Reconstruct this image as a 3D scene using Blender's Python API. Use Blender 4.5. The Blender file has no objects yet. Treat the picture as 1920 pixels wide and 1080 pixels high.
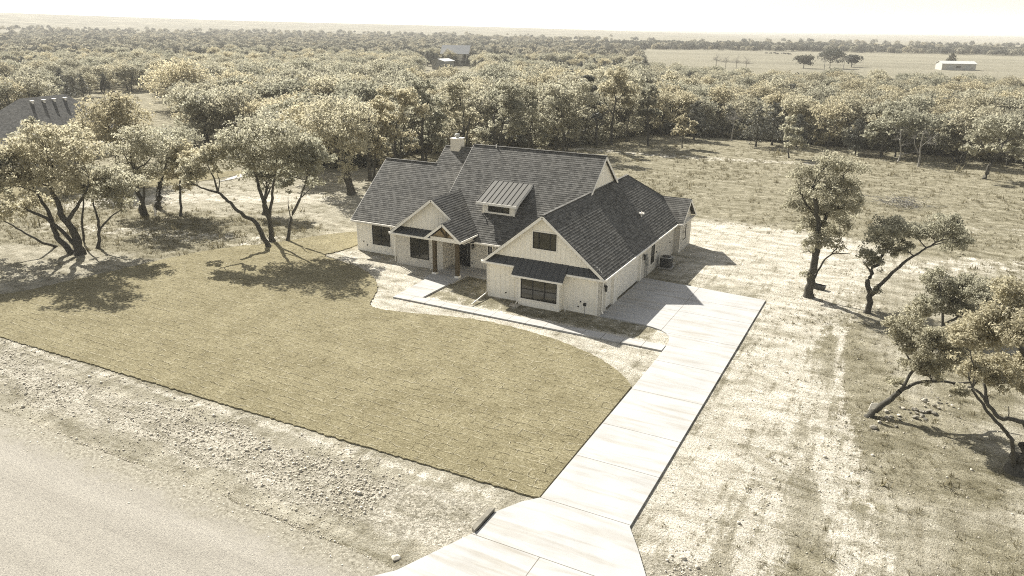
import bpy, math, random
import numpy as np
from mathutils import Vector, Matrix

sc = bpy.context.scene
R_ = math.radians
# ------------------------------------------------------------------ camera
CAM = np.array([17.888, -48.86, 19.878])
F_PX, PITCH, ROLL, YAW = 1420.389, R_(19.008), R_(0.615), R_(27.211)
fwd = Vector((-math.sin(YAW) * math.cos(PITCH), math.cos(YAW) * math.cos(PITCH), -math.sin(PITCH)))
rgt = Vector((math.cos(YAW), math.sin(YAW), 0))
upv = rgt.cross(fwd)
r2 = rgt * math.cos(ROLL) + upv * math.sin(ROLL)
u2 = upv * math.cos(ROLL) - rgt * math.sin(ROLL)
cd = bpy.data.cameras.new('camera')
cam = bpy.data.objects.new('camera', cd)
sc.collection.objects.link(cam)
M3 = Matrix((r2, u2, -fwd)).transposed()
cam.matrix_world = Matrix.Translation(Vector(CAM)) @ M3.to_4x4()
cd.sensor_width = 36
cd.lens = 36 * F_PX / 1920
cd.clip_start = 0.5
cd.clip_end = 40000
sc.camera = cam
# ------------------------------------------------------------------ light
SUN_EL, SUN_AZ = R_(38.2), R_(299.8)            # azimuth clockwise from +Y
SKY_K, SUN_K, EXPO = 0.072, 5.0, 1.22
w = bpy.data.worlds.new('World'); sc.world = w; w.use_nodes = True
nt = w.node_tree
bg = nt.nodes['Background']
sky = nt.nodes.new('ShaderNodeTexSky'); sky.sky_type = 'NISHITA'
sky.sun_disc = False; sky.sun_elevation = SUN_EL; sky.sun_rotation = SUN_AZ
sky.air_density = 1.0; sky.dust_density = 2.0; sky.ozone_density = 1.0; sky.altitude = 300
hs = nt.nodes.new('ShaderNodeHueSaturation'); hs.inputs['Saturation'].default_value = 0.35
nt.links.new(sky.outputs[0], hs.inputs['Color'])
tint = nt.nodes.new('ShaderNodeMix'); tint.data_type = 'RGBA'; tint.blend_type = 'MULTIPLY'
tint.inputs['Factor'].default_value = 1; tint.inputs['B'].default_value = (1.0, 0.985, 0.95, 1)
nt.links.new(hs.outputs[0], tint.inputs['A'])
nt.links.new(tint.outputs['Result'], bg.inputs['Color'])
bg.inputs['Strength'].default_value = SKY_K
sl = bpy.data.lights.new('sun', 'SUN'); sl.energy = SUN_K; sl.angle = R_(0.53); sl.color = (1.0, 0.965, 0.895)
sun = bpy.data.objects.new('sun', sl); sc.collection.objects.link(sun)
sdir = Vector((math.sin(SUN_AZ) * math.cos(SUN_EL), math.cos(SUN_AZ) * math.cos(SUN_EL), math.sin(SUN_EL)))
sun.rotation_euler = sdir.to_track_quat('Z', 'Y').to_euler()
sun.location = (-60, 40, 60)
sc.view_settings.view_transform = 'Standard'; sc.view_settings.look = 'None'
sc.view_settings.exposure = EXPO; sc.view_settings.gamma = 1
sc.view_settings.use_curve_mapping = False
cy = sc.cycles
cy.max_bounces = 7; cy.diffuse_bounces = 4; cy.glossy_bounces = 2; cy.transmission_bounces = 3
cy.transparent_max_bounces = 4; cy.volume_bounces = 1
cy.caustics_reflective = False; cy.caustics_refractive = False
cy.sample_clamp_indirect = 6
cy.filter_width = 1.05; cy.use_denoising = False

rng = np.random.default_rng(7)
random.seed(7)

# ------------------------------------------------------------------ node helpers
def newmat(name, rough=0.85, spec=0.3):
    m = bpy.data.materials.new(name); m.use_nodes = True
    b = m.node_tree.nodes['Principled BSDF']
    b.inputs['Roughness'].default_value = rough
    b.inputs['Specular IOR Level'].default_value = spec
    return m, m.node_tree, b
def N(t, typ, **kw):
    n = t.nodes.new(typ)
    for k, v in kw.items():
        if k in n.bl_rna.properties: setattr(n, k, v)
        else: n.inputs[k].default_value = v
    return n
def L(t, a, b): t.links.new(a, b)
def noise(t, vec, scale, detail=4, rough=0.6, dist=0.0):
    n = N(t, 'ShaderNodeTexNoise'); n.inputs['Scale'].default_value = scale
    n.inputs['Detail'].default_value = detail; n.inputs['Roughness'].default_value = rough
    n.inputs['Distortion'].default_value = dist
    if vec is not None: L(t, vec, n.inputs['Vector'])
    return n.outputs[0]
def ramp(t, fac, stops, interp='LINEAR'):
    n = N(t, 'ShaderNodeValToRGB'); n.color_ramp.interpolation = interp
    e = n.color_ramp.elements
    while len(e) < len(stops): e.new(0.5)
    for i, (p, c) in enumerate(stops):
        e[i].position = p
        e[i].color = (*c, 1) if len(c) == 3 else c
    L(t, fac, n.inputs[0]); return n.outputs[0]
def mix(t, fac, a, b, mode='MIX'):
    n = N(t, 'ShaderNodeMix', data_type='RGBA', blend_type=mode)
    for s, v in (('Factor', fac), ('A', a), ('B', b)):
        if isinstance(v, (int, float)): n.inputs[s].default_value = v
        elif isinstance(v, tuple): n.inputs[s].default_value = (*v, 1) if len(v) == 3 else v
        else: L(t, v, n.inputs[s])
    return n.outputs['Result']
def math_(t, op, a, b=0.0, c=None):
    n = N(t, 'ShaderNodeMath', operation=op)
    for i, v in enumerate((a, b, c)):
        if v is None: continue
        if isinstance(v, (int, float)): n.inputs[i].default_value = v
        else: L(t, v, n.inputs[i])
    return n.outputs[0]
def bump(t, b, h, strength=0.5, dist=0.02):
    n = N(t, 'ShaderNodeBump'); n.inputs['Strength'].default_value = strength; n.inputs['Distance'].default_value = dist
    L(t, h, n.inputs['Height']); L(t, n.outputs[0], b.inputs['Normal']); return n
def uvs(t): return N(t, 'ShaderNodeUVMap', uv_map='UVMap').outputs[0]
def pos(t): return N(t, 'ShaderNodeNewGeometry').outputs['Position']
def obc(t): return N(t, 'ShaderNodeTexCoord').outputs['Object']

def plain(name, col, rough=0.7, var=0.12, scale=3.0, metal=0.0, spec=0.3):
    m, t, b = newmat(name, rough, spec)
    n = noise(t, obc(t), scale, 5, 0.65)
    c = ramp(t, n, [(0.3, tuple(x * (1 - var) for x in col)), (0.7, tuple(min(1, x * (1 + var)) for x in col))])
    L(t, c, b.inputs['Base Color']); b.inputs['Metallic'].default_value = metal
    return m

# ---- building materials
CRS = 0.22
def mat_shingle():
    m, t, b = newmat('asphalt shingle', 0.9, 0.2)
    uv = uvs(t)
    br = N(t, 'ShaderNodeTexBrick', offset=0.5, squash=1.0)
    for k, v in dict(Scale=1.0).items(): br.inputs[k].default_value = v
    br.inputs['Mortar Size'].default_value = 0.006
    br.inputs['Brick Width'].default_value = 0.32; br.inputs['Row Height'].default_value = CRS
    br.inputs['Color1'].default_value = (0.155, 0.152, 0.142, 1); br.inputs['Color2'].default_value = (0.06, 0.059, 0.054, 1)
    br.inputs['Mortar'].default_value = (0.03, 0.03, 0.03, 1); br.inputs['Bias'].default_value = -0.15
    nd = noise(t, uv, 2.2, 3)
    vv = N(t, 'ShaderNodeVectorMath', operation='SCALE'); L(t, nd, vv.inputs[0]); vv.inputs['Scale'].default_value = 0.0
    va = N(t, 'ShaderNodeVectorMath', operation='ADD'); L(t, uv, va.inputs[0]); L(t, vv.outputs[0], va.inputs[1])
    L(t, va.outputs[0], br.inputs['Vector'])
    big = ramp(t, noise(t, uv, 0.35, 4), [(0.3, (0.86, 0.86, 0.86)), (0.7, (1.12, 1.1, 1.06))])
    gr = ramp(t, noise(t, uv, 60, 2), [(0.25, (0.7, 0.7, 0.7)), (0.75, (1.25, 1.23, 1.18))])
    L(t, mix(t, 1, mix(t, 1, br.outputs[0], big, 'MULTIPLY'), gr, 'MULTIPLY'), b.inputs['Base Color'])
    sp = N(t, 'ShaderNodeSeparateXYZ'); L(t, va.outputs[0], sp.inputs[0])
    saw = math_(t, 'FRACT', math_(t, 'DIVIDE', sp.outputs[1], CRS))
    lay = math_(t, 'MULTIPLY', math_(t, 'SUBTRACT', 1.0, saw), 0.8)
    h = math_(t, 'ADD', lay, math_(t, 'MULTIPLY', br.outputs['Fac'], -0.5))
    h2 = math_(t, 'ADD', h, math_(t, 'MULTIPLY', noise(t, uv, 9, 3), 0.35))
    bump(t, b, math_(t, 'ADD', math_(t, 'MULTIPLY', br.outputs['Fac'], -.5), math_(t, 'MULTIPLY', noise(t, uv, 9, 3), 0.5)), 0.7, 0.02)
    return m
def mat_siding():
    m, t, b = newmat('painted siding', 0.6, 0.35)
    uv = uvs(t)
    c = ramp(t, noise(t, uv, 1.3, 5), [(0.3, (0.86, 0.81, 0.695)), (0.7, (0.90, 0.85, 0.735))])
    L(t, c, b.inputs['Base Color'])
    mp = N(t, 'ShaderNodeMapping'); L(t, uv, mp.inputs[0]); mp.inputs['Scale'].default_value = (40, 2, 1)
    bump(t, b, noise(t, mp.outputs[0], 1, 3), 0.15, 0.01)
    return m
def mat_brick(name='limewashed brick'):
    m, t, b = newmat(name, 0.9, 0.2)
    uv = uvs(t)
    br = N(t, 'ShaderNodeTexBrick', offset=0.5)
    br.inputs['Scale'].default_value = 1.0; br.inputs['Mortar Size'].default_value = 0.008
    br.inputs['Brick Width'].default_value = 0.25; br.inputs['Row Height'].default_value = 0.085
    br.inputs['Color1'].default_value = (0.68, 0.64, 0.55, 1); br.inputs['Color2'].default_value = (0.50, 0.46, 0.39, 1)
    br.inputs['Mortar'].default_value = (0.60, 0.57, 0.50, 1); br.inputs['Bias'].default_value = -0.35
    L(t, uv, br.inputs['Vector'])
    n1 = noise(t, uv, 7, 6, 0.75)
    worn = ramp(t, n1, [(0.50, (0, 0, 0)), (0.62, (1, 1, 1))])
    br2 = N(t, 'ShaderNodeTexBrick', offset=0.5)
    for k in ('Scale', 'Mortar Size', 'Brick Width', 'Row Height'): br2.inputs[k].default_value = br.inputs[k].default_value
    br2.inputs['Color1'].default_value = (0.11, 0.095, 0.07, 1); br2.inputs['Color2'].default_value = (0.62, 0.58, 0.5, 1)
    br2.inputs['Mortar'].default_value = (0.5, 0.47, 0.41, 1); br2.inputs['Bias'].default_value = 0.1
    L(t, uv, br2.inputs['Vector'])
    L(t, mix(t, worn, br.outputs[0], br2.outputs[0]), b.inputs['Base Color'])
    bump(t, b, math_(t, 'ADD', math_(t, 'MULTIPLY', br.outputs['Fac'], -1), math_(t, 'MULTIPLY', noise(t, uv, 25, 3), .5)), 0.6, 0.012)
    return m
def mat_glass():
    m, t, b = newmat('window glass', 0.06, 0.6)
    c = ramp(t, noise(t, obc(t), 0.8, 2), [(0.3, (0.025, 0.025, 0.021)), (0.7, (0.07, 0.065, 0.052))])
    L(t, c, b.inputs['Base Color'])
    bump(t, b, noise(t, obc(t), 1.1, 2), 0.04, 0.05)
    return m
def mat_concrete(name, joints_y=(), joints_x=(), base=(0.40, 0.395, 0.38), span=None):
    m, t, b = newmat(name, 0.85, 0.25)
    p = pos(t)
    sp = N(t, 'ShaderNodeSeparateXYZ'); L(t, p, sp.inputs[0])
    big = ramp(t, noise(t, p, 0.5, 6, 0.65), [(0.3, tuple(x * 0.86 for x in base)), (0.65, base)])
    mp = N(t, 'ShaderNodeMapping'); L(t, p, mp.inputs[0]); mp.inputs['Scale'].default_value = (0.22, 1.8, 1)
    st = ramp(t, noise(t, mp.outputs[0], 1.0, 4, 0.6, 0.4), [(0.48, (1, 1, 1)), (0.70, (0.80, 0.76, 0.69))])
    fine = ramp(t, noise(t, p, 14, 4, 0.7), [(0.3, (0.93, 0.93, 0.93)), (0.7, (1.04, 1.04, 1.03))])
    c = mix(t, 1, mix(t, 1, big, st, 'MULTIPLY'), fine, 'MULTIPLY')
    dmin = None
    for ax, vals in ((1, joints_y), (0, joints_x)):
        for v in vals:
            lo = None
            if isinstance(v, tuple): v, lo, hi = v
            d = math_(t, 'ABSOLUTE', math_(t, 'SUBTRACT', sp.outputs[ax], v))
            if lo is not None:
                o = sp.outputs[1 - ax]
                mid, hw = (lo + hi) / 2, (hi - lo) / 2
                out = math_(t, 'MAXIMUM', math_(t, 'SUBTRACT', math_(t, 'ABSOLUTE', math_(t, 'SUBTRACT', o, mid)), hw), 0.0)
                d = math_(t, 'ADD', d, out)
            dmin = d if dmin is None else math_(t, 'MINIMUM', dmin, d)
    if dmin is not None:
        j = math_(t, 'LESS_THAN', dmin, 0.018)
        c = mix(t, j, c, (0.13, 0.118, 0.095))
    L(t, c, b.inputs['Base Color'])
    bump(t, b, noise(t, p, 30, 3), 0.15, 0.01)
    return m
def mat_metal_roof(name, c0, c1, rough):
    m, t, b = newmat(name, rough, 0.5 if rough < .5 else .2)
    c = ramp(t, noise(t, obc(t), 1.5, 4), [(0.3, c0), (0.7, c1)])
    L(t, c, b.inputs['Base Color'])
    return m
def mat_wood(name, c0, c1):
    m, t, b = newmat(name, 0.75, 0.3)
    mp = N(t, 'ShaderNodeMapping'); L(t, uvs(t), mp.inputs[0]); mp.inputs['Scale'].default_value = (18, 1.2, 1)
    L(t, ramp(t, noise(t, mp.outputs[0], 1, 5, 0.7), [(0.3, c0), (0.7, c1)]), b.inputs['Base Color'])
    return m
MT = {}
MT['shingle'] = mat_shingle(); MT['siding'] = mat_siding(); MT['brick'] = mat_brick(); MT['glass'] = mat_glass()
MT['trim'] = plain('white trim paint', (0.82, 0.78, 0.69), 0.5, 0.05)
MT['black'] = plain('black window frame', (0.025, 0.025, 0.023), 0.45, 0.1)
MT['darkmetal'] = mat_metal_roof('charcoal standing seam', (0.045, 0.046, 0.043), (0.062, 0.062, 0.058), 0.42)
MT['lightmetal'] = mat_metal_roof('dormer standing seam', (0.10, 0.094, 0.078), (0.105, 0.10, 0.087), 0.72)
MT['post'] = mat_wood('stained cedar post', (0.055, 0.042, 0.024), (0.12, 0.09, 0.05))
MT['door'] = plain('dark front door', (0.02, 0.02, 0.02), 0.4)
MT['steel'] = plain('grey galvanised steel', (0.34, 0.34, 0.32), 0.45, 0.1, metal=0.5)
MT['acgrey'] = plain('condenser grille', (0.06, 0.06, 0.055), 0.6, 0.2, 30)
MT['bark'] = None
MT['metal_dark'] = plain('lantern iron', (0.02, 0.02, 0.02), 0.5)
MT['stucco'] = plain('chimney stucco', (0.64, 0.59, 0.49), 0.9, 0.08, 5)
MT['warmwood'] = mat_wood('cedar soffit', (0.28, 0.21, 0.12), (0.42, 0.33, 0.2))

def mat_leaf(name, c0, c1, c2, trans=0.35, rough=.5):
    m, t, b = newmat(name, rough + .08, .22 if rough < .8 else .05)
    oi = N(t, 'ShaderNodeObjectInfo')
    at = N(t, 'ShaderNodeAttribute', attribute_name='tone')
    base = ramp(t, at.outputs['Fac'], [(0.0, c0), (0.5, c1), (1.0, c2)])
    var = ramp(t, oi.outputs['Random'], [(0.0, (0.80, 0.82, 0.82)), (0.5, (1.0, 1.0, 1.0)), (1.0, (1.16, 1.10, 1.0))])
    c = mix(t, 1, base, var, 'MULTIPLY')
    L(t, c, b.inputs['Base Color'])
    tr = N(t, 'ShaderNodeBsdfTranslucent'); L(t, c, tr.inputs['Color'])
    ms = N(t, 'ShaderNodeMixShader'); ms.inputs[0].default_value = trans
    out = t.nodes['Material Output']
    L(t, b.outputs[0], ms.inputs[1]); L(t, tr.outputs[0], ms.inputs[2]); L(t, ms.outputs[0], out.inputs['Surface'])
    return m
MT['oakleaf'] = mat_leaf('oak leaves', (0.26, 0.246, 0.18), (0.37, 0.35, 0.26), (0.47, 0.447, 0.335), 0.6)
MT['cedarleaf'] = mat_leaf('cedar foliage', (0.09, 0.092, 0.075), (0.135, 0.135, 0.11), (0.21, 0.205, 0.16), 0.3)
MT['farleaf'] = mat_leaf('far oak canopy', (0.20, 0.19, 0.145), (0.28, 0.265, 0.205), (0.36, 0.34, 0.265), 0.4, 0.9)
MT['fardark'] = mat_leaf('far cedar canopy', (0.09, 0.092, 0.078), (0.13, 0.13, 0.11), (0.18, 0.177, 0.148), 0.3, 0.9)
MT['drygrass'] = mat_leaf('dry grass blades', (0.15, 0.13, 0.08), (0.24, 0.21, 0.13), (0.34, 0.30, 0.20), 0.3, .9)
def mat_bark(name, c0, c1):
    m, t, b = newmat(name, 0.95, 0.1)
    mp = N(t, 'ShaderNodeMapping'); L(t, obc(t), mp.inputs[0]); mp.inputs['Scale'].default_value = (7, 7, 2)
    n = noise(t, mp.outputs[0], 1.5, 5, 0.7)
    L(t, ramp(t, n, [(0.3, c0), (0.7, c1)]), b.inputs['Base Color'])
    bump(t, b, n, 0.6, 0.03)
    return m
MT['bark'] = mat_bark('oak bark', (0.045, 0.042, 0.034), (0.11, 0.103, 0.084))
MT['greybark'] = mat_bark('bare grey bark', (0.17, 0.16, 0.14), (0.30, 0.285, 0.25))
MT['rock'] = plain('limestone', (0.47, 0.43, 0.35), 0.95, 0.25, 2.5, spec=0.1)
MT['rockdark'] = plain('weathered stone', (0.20, 0.185, 0.15), 0.95, 0.25, 2.5, spec=0.1)

# ------------------------------------------------------------------ mesh helpers
COL = sc.collection
class MB:
    def __init__(s): s.v = []; s.f = []
    def poly(s, pts):
        i = len(s.v); s.v += [tuple(map(float, p)) for p in pts]; s.f.append(tuple(range(i, i + len(pts)))); return s
    def quadface(s, idx): s.f.append(idx)
    def prism(s, pts, off):
        """closed solid: polygon pts swept by the vector off"""
        n = len(pts); i = len(s.v); o = np.array(off, float)
        s.v += [tuple(map(float, p)) for p in pts] + [tuple(np.array(p, float) + o) for p in pts]
        s.f.append(tuple(range(i, i + n))[::-1]); s.f.append(tuple(range(i + n, i + 2 * n)))
        for k in range(n):
            j = (k + 1) % n
            s.f.append((i + k, i + j, i + n + j, i + n + k))
        return s
    def box(s, x0, x1, y0, y1, z0, z1):
        return s.prism([(x0, y0, z0), (x1, y0, z0), (x1, y1, z0), (x0, y1, z0)], (0, 0, z1 - z0))
    def bar(s, a, b, w, h, up=(0, 0, 1)):
        """rectangular bar from a to b; w across, h along up (centred)"""
        a, b, up = np.array(a, float), np.array(b, float), np.array(up, float)
        d = b - a; d /= np.linalg.norm(d)
        sd = np.cross(d, up); sd /= np.linalg.norm(sd); u = np.cross(sd, d)
        q = [a + sd * w / 2 * i + u * h / 2 * j for i, j in ((-1, -1), (1, -1), (1, 1), (-1, 1))]
        return s.prism(q, b - a)
    def tube(s, pts, rad, n=8, cap=True):
        pts = [np.array(p, float) for p in pts]
        i0 = len(s.v); prev = None
        for k, p in enumerate(pts):
            d = pts[min(k + 1, len(pts) - 1)] - pts[max(k - 1, 0)]
            d /= np.linalg.norm(d) + 1e-9
            ref = np.array([0, 0, 1.]) if abs(d[2]) < 0.9 else np.array([1., 0, 0])
            a = np.cross(d, ref); a /= np.linalg.norm(a); b = np.cross(d, a)
            r = rad[k] if hasattr(rad, '__len__') else rad
            for q in range(n):
                an = 2 * math.pi * q / n
                s.v.append(tuple(p + r * (math.cos(an) * a + math.sin(an) * b)))
        for k in range(len(pts) - 1):
            for q in range(n):
                q2 = (q + 1) % n; A = i0 + k * n; B = A + n
                s.f.append((A + q, A + q2, B + q2, B + q))
        if cap:
            s.f.append(tuple(i0 + q for q in range(n))[::-1]); e = i0 + (len(pts) - 1) * n
            s.f.append(tuple(e + q for q in range(n)))
        return s
    def lathe(s, c, prof, n=20):
        """prof = [(r, z)...] round the vertical through c"""
        i0 = len(s.v)
        for r, z in prof:
            for q in range(n):
                an = 2 * math.pi * q / n
                s.v.append((c[0] + r * math.cos(an), c[1] + r * math.sin(an), c[2] + z))
        for k in range(len(prof) - 1):
            for q in range(n):
                q2 = (q + 1) % n; A = i0 + k * n; B = A + n
                s.f.append((A + q, A + q2, B + q2, B + q))
        s.f.append(tuple(i0 + q for q in range(n))[::-1]); e = i0 + (len(prof) - 1) * n
        s.f.append(tuple(e + q for q in range(n)))
        return s
    def build(s, name, mat, parent=None, smooth=False):
        o0 = np.zeros(3)
        q = parent
        while q is not None:
            o0 += np.array(q.location); q = q.parent
        me = bpy.data.meshes.new(name)
        vs = np.array(s.v, float)
        me.from_pydata((vs - o0).tolist(), [], s.f)
        uvl = me.uv_layers.new(name='UVMap')
        me.update()
        buf = np.zeros(len(me.loops) * 2)
        for p in me.polygons:
            n = np.array(p.normal)
            u = np.cross([0, 0, 1.], n)
            l = np.linalg.norm(u)
            u = u / l if l > 1e-4 else np.array([1., 0, 0])
            v = np.cross(n, u)
            for li in p.loop_indices:
                c = vs[me.loops[li].vertex_index]
                buf[2 * li] = c @ u; buf[2 * li + 1] = c @ v
        uvl.data.foreach_set('uv', buf)
        me.materials.append(mat)
        if smooth: me.polygons.foreach_set('use_smooth', [True] * len(me.polygons))
        o = bpy.data.objects.new(name, me); COL.objects.link(o)
        if parent is not None: o.parent = parent
        return o
def tag(o, label=None, cat=None, group=None, kind=None):
    if label: o['label'] = label
    if cat: o['category'] = cat
    if group: o['group'] = group
    if kind: o['kind'] = kind
    return o
def thing(name, label, cat, loc=(0, 0, 0), rz=0, group=None):
    o = bpy.data.objects.new(name, None); COL.objects.link(o)
    o.location = loc; o.rotation_euler = (0, 0, rz); o.empty_display_size = 0.3
    return tag(o, label, cat, group)
def np_mesh(name, V, Fq, mat, smooth=False, tone=None):
    """fast mesh from numpy: Fq is (n,4) or (n,3)"""
    me = bpy.data.meshes.new(name)
    nv, (nf, k) = len(V), Fq.shape
    me.vertices.add(nv); me.vertices.foreach_set('co', np.ascontiguousarray(V, np.float32).ravel())
    me.loops.add(nf * k); me.loops.foreach_set('vertex_index', np.ascontiguousarray(Fq, np.int32).ravel())
    me.polygons.add(nf); me.polygons.foreach_set('loop_start', np.arange(0, nf * k, k, dtype=np.int32))
    if smooth: me.polygons.foreach_set('use_smooth', np.ones(nf, bool))
    me.update(calc_edges=True); me.validate()
    if tone is not None:
        a = me.attributes.new('tone', 'FLOAT', 'POINT'); a.data.foreach_set('value', tone.astype(np.float32))
    me.materials.append(mat)
    return me

# ------------------------------------------------------------------ terrain
def sstep(a, b, x):
    t = np.clip((x - a) / (b - a), 0, 1); return t * t * (3 - 2 * t)
def axis(lo, hi, step, grow, end_lo, end_hi):
    c = list(np.arange(lo, hi + 1e-6, step)); s = step; x = lo; left = []
    while x > end_lo: s *= grow; x -= s; left.append(x)
    s = step; x = hi; right = []
    while x < end_hi: s *= grow; x += s; right.append(x)
    return np.array(left[::-1] + c + right)
def height(X, Y):
    dx, dy = X - CAM[0], Y - CAM[1]
    d = np.hypot(dx, dy)
    a = np.arctan2(dx * math.cos(YAW) + dy * math.sin(YAW), -dx * math.sin(YAW) + dy * math.cos(YAW))
    h = np.clip(16 - 56 * a, 0, 75) * sstep(900, 3300, d) * (1 - sstep(1.2, 2.0, np.abs(a)))
    h = h * (1 - .75 * sstep(3500, 5200, d))
    h = h + sstep(500, 2500, d) * 3.0 * np.sin(X / 420 + 1.3) * np.sin(Y / 510)
    return h
def wave(X, Y, s, seed):
    r = np.random.default_rng(seed); o = np.zeros_like(X)
    for k in range(7):
        th = r.uniform(0, 6.28); f = (0.5 + r.random() * 1.5) / s
        o += np.sin((X * math.cos(th) + Y * math.sin(th)) * f + r.uniform(0, 6.28))
    return o / 7
def inpoly(X, Y, P):
    P = np.array(P); c = np.zeros(X.shape, bool); j = len(P) - 1
    for i in range(len(P)):
        xi, yi = P[i]; xj, yj = P[j]
        k = ((yi > Y) != (yj > Y)) & (X < (xj - xi) * (Y - yi) / (yj - yi + 1e-12) + xi)
        c ^= k; j = i
    return c
def segdist(X, Y, pts):
    d = np.full(X.shape, 1e9)
    for (x0, y0), (x1, y1) in zip(pts[:-1], pts[1:]):
        ux, uy = x1 - x0, y1 - y0; t = np.clip(((X - x0) * ux + (Y - y0) * uy) / (ux * ux + uy * uy), 0, 1)
        d = np.minimum(d, np.hypot(X - x0 - t * ux, Y - y0 - t * uy))
    return d
LAWN = [(5.8, -22.5), (-2, -22.55), (-12, -22.7), (-23, -22.8), (-34, -22.95), (-50, -23.2), (-66, -23.4), (-64, -21.6), (-52, -20.0), (-44.5, -18.9),
        (-41.8, -17.6), (-40.6, -13), (-39.6, -8), (-38.6, -3.5), (-36.6, 0.6), (-34.6, 3.0), (-33, 6.6), (-31, 9.6), (-28.6, 11.6), (-27.4, 8.0), (-27.3, 4.4), (-27.6, 2.2),
        (-25.1, 1.5), (-22.9, 0.9), (-21.2, 0.1), (-19.4, -1.2), (-17.9, -2.8), (-16.9, -4.6), (-16.3, -5.9), (-15.5, -6.5),
        (-14, -6.55), (-11.2, -5.9), (-9.2, -5.35), (-7.2, -5.05), (-5, -5.0), (-2.8, -5.3), (-1, -5.65), (0.72, -6.2), (2.5, -7.0), (4, -8.0), (5.1, -9.0), (5.78, -9.9)]
gx = axis(-70, 42, 0.42, 1.06, -13000, 9000)
gy = axis(-36, 95, 0.42, 1.06, -900, 13000)
GX, GY = np.meshgrid(gx, gy)
GZ = height(GX, GY)
near = 1 - sstep(120, 300, np.hypot(GX - CAM[0], GY - CAM[1]))
GZ += near * 0.02 * wave(GX, GY, 1.1, 3) - 0.02
nx, ny = len(gx), len(gy)
V = np.stack([GX, GY, GZ], -1).reshape(-1, 3)
I = np.arange(nx * ny).reshape(ny, nx)
Fq = np.stack([I[:-1, :-1], I[:-1, 1:], I[1:, 1:], I[1:, :-1]], -1).reshape(-1, 4)
# ground cover kinds: r = pale caliche, g = dry grass / weeds, b = broken stone
def soft(d, wd): return 1 - sstep(-wd, wd, d)
wob = 1.2 * wave(GX, GY, 1.6, 5) + 0.8 * wave(GX, GY, 0.6, 6)
cal = soft(segdist(GX, GY, [(11.6, -21), (12.2, -12), (12.8, -4), (12.6, 3), (13.0, 12)]) - 2.5 + wob * 1.2, 1.8)
for ox in (0, 1.75):
    cal = np.maximum(cal, soft(segdist(GX, GY, [(13.6 + ox, -30), (12.6 + ox, -18), (12.0 + ox, -4), (12.4 + ox, 8), (9.5 + ox, 18), (2 + ox, 27)]) - .32 + wob * .1, .3))
    cal = np.maximum(cal, .9 * soft(segdist(GX, GY, [(19.5 + ox, -28), (17.2 + ox, -16), (15.0 + ox, -6), (14.0 + ox, 6)]) - .3 + wob * .12, .3))
cal = np.maximum(cal, .85 * soft(segdist(GX, GY, [(15.6, -28), (15.2, -18), (14.4, -8)]) - .7 + wob * .6, .8))
cal = np.maximum(cal, .8 * soft(segdist(GX, GY, [(19.6, -28), (18.8, -20), (17.0, -12), (15.4, -4)]) - .6 + wob * .6, .8))
cal = np.maximum(cal, .7 * soft(segdist(GX, GY, [(22, 40), (30, 46), (44, 52)]) - 1.6 + wob * 1.6, 2))
cal = np.maximum(cal, .6 * soft(segdist(GX, GY, [(16, 22), (24, 28), (34, 33)]) - 2.2 + wob * 2, 2))
cal = np.maximum(cal, soft(np.abs(GX - 4) - 13 + wob * 1.5, 2.5) * soft(np.abs(GY - 23) - 10.5 + wob * 2.2, 2.5))
cal = np.maximum(cal, soft(segdist(GX, GY, [(9, 31), (13, 20), (12, 10)]) - 2.5 + wob, 2))
cal = np.maximum(cal, soft(np.abs(GX + 8) - 15.5 + wob * .6, 1.2) * soft(np.abs(GY + 2) - 6.0 + wob * .5, 1.0))
cal = np.maximum(cal, soft(segdist(GX, GY, [(-30, 4), (-24, 3), (-18, 2.5)]) - 1.4 + wob, 1.0) * 0.95)
cal = np.maximum(cal, 0.9 * soft(segdist(GX, GY, [(-66, 4), (-60, 12), (-52, 17), (-46, 20)]) - 2.6 + wob * 1.6, 2))
cal = np.maximum(cal, 0.95 * soft(segdist(GX, GY, [(-34, 74), (-22, 74.5), (-12, 74.6), (-4, 77), (5, 79)]) - 1.7 + wob * 1.3, 1.2))
cal = np.maximum(cal, 0.7 * soft(segdist(GX, GY, [(-6, 68), (0, 67), (6, 65.5), (12, 64)]) - 0.8 + wob, 1.0))
cal = np.maximum(cal, 0.75 * soft(np.abs(GY + 23.4) - 0.35 + wob * .15, 0.35) * soft(GX - 4.5, 1))
cal = np.maximum(cal, 0.5 * soft(segdist(GX, GY, [(-60, -3), (-52, -1), (-42, 2), (-36, 4)]) - 2.0 + wob * 1.6, 2))
gra = soft(segdist(GX, GY, [(-14, 55), (8, 58), (30, 50)]) - 24 + wob * 3, 5) * 0.9
gra = np.maximum(gra, soft(np.hypot(GX + 8, GY - 40) - 9 + wob * 2, 3))
gra = np.maximum(gra, 0.9 * soft(segdist(GX, GY, [(-75, -2), (-50, 0), (-40, 4)]) - 8 + wob * 3, 3))
gra = np.maximum(gra, 0.75 * soft(segdist(GX, GY, [(15, 6), (19, -5), (22, -12)]) - 3.2 + wob * 2, 2.5))
gra = np.maximum(gra, (GX > 13.5) * (GY < 30) * np.clip(1.9 * wave(GX, GY * .45, 1.7, 41) + .25, 0, .95))
gra = np.maximum(gra, 0.8 * sstep(90, 130, np.hypot(GX - CAM[0], GY - CAM[1])))
gra = np.maximum(gra, 0.85 * soft(np.abs(GX + 2.5) - 4.8, .5) * soft(np.abs(GY + 1.5) - 1.3, .5))
gra = np.maximum(gra, 0.9 * soft(np.hypot((GX - 18.8) / 1.4, (GY + 16.2) / .8) - 1.0 + wob * .3, .4))
rub = soft(segdist(GX, GY, [(-12, -26), (-4, -26.2), (3.6, -26.0)]) - 1.7 + wob * .7, 1.0)
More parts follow.
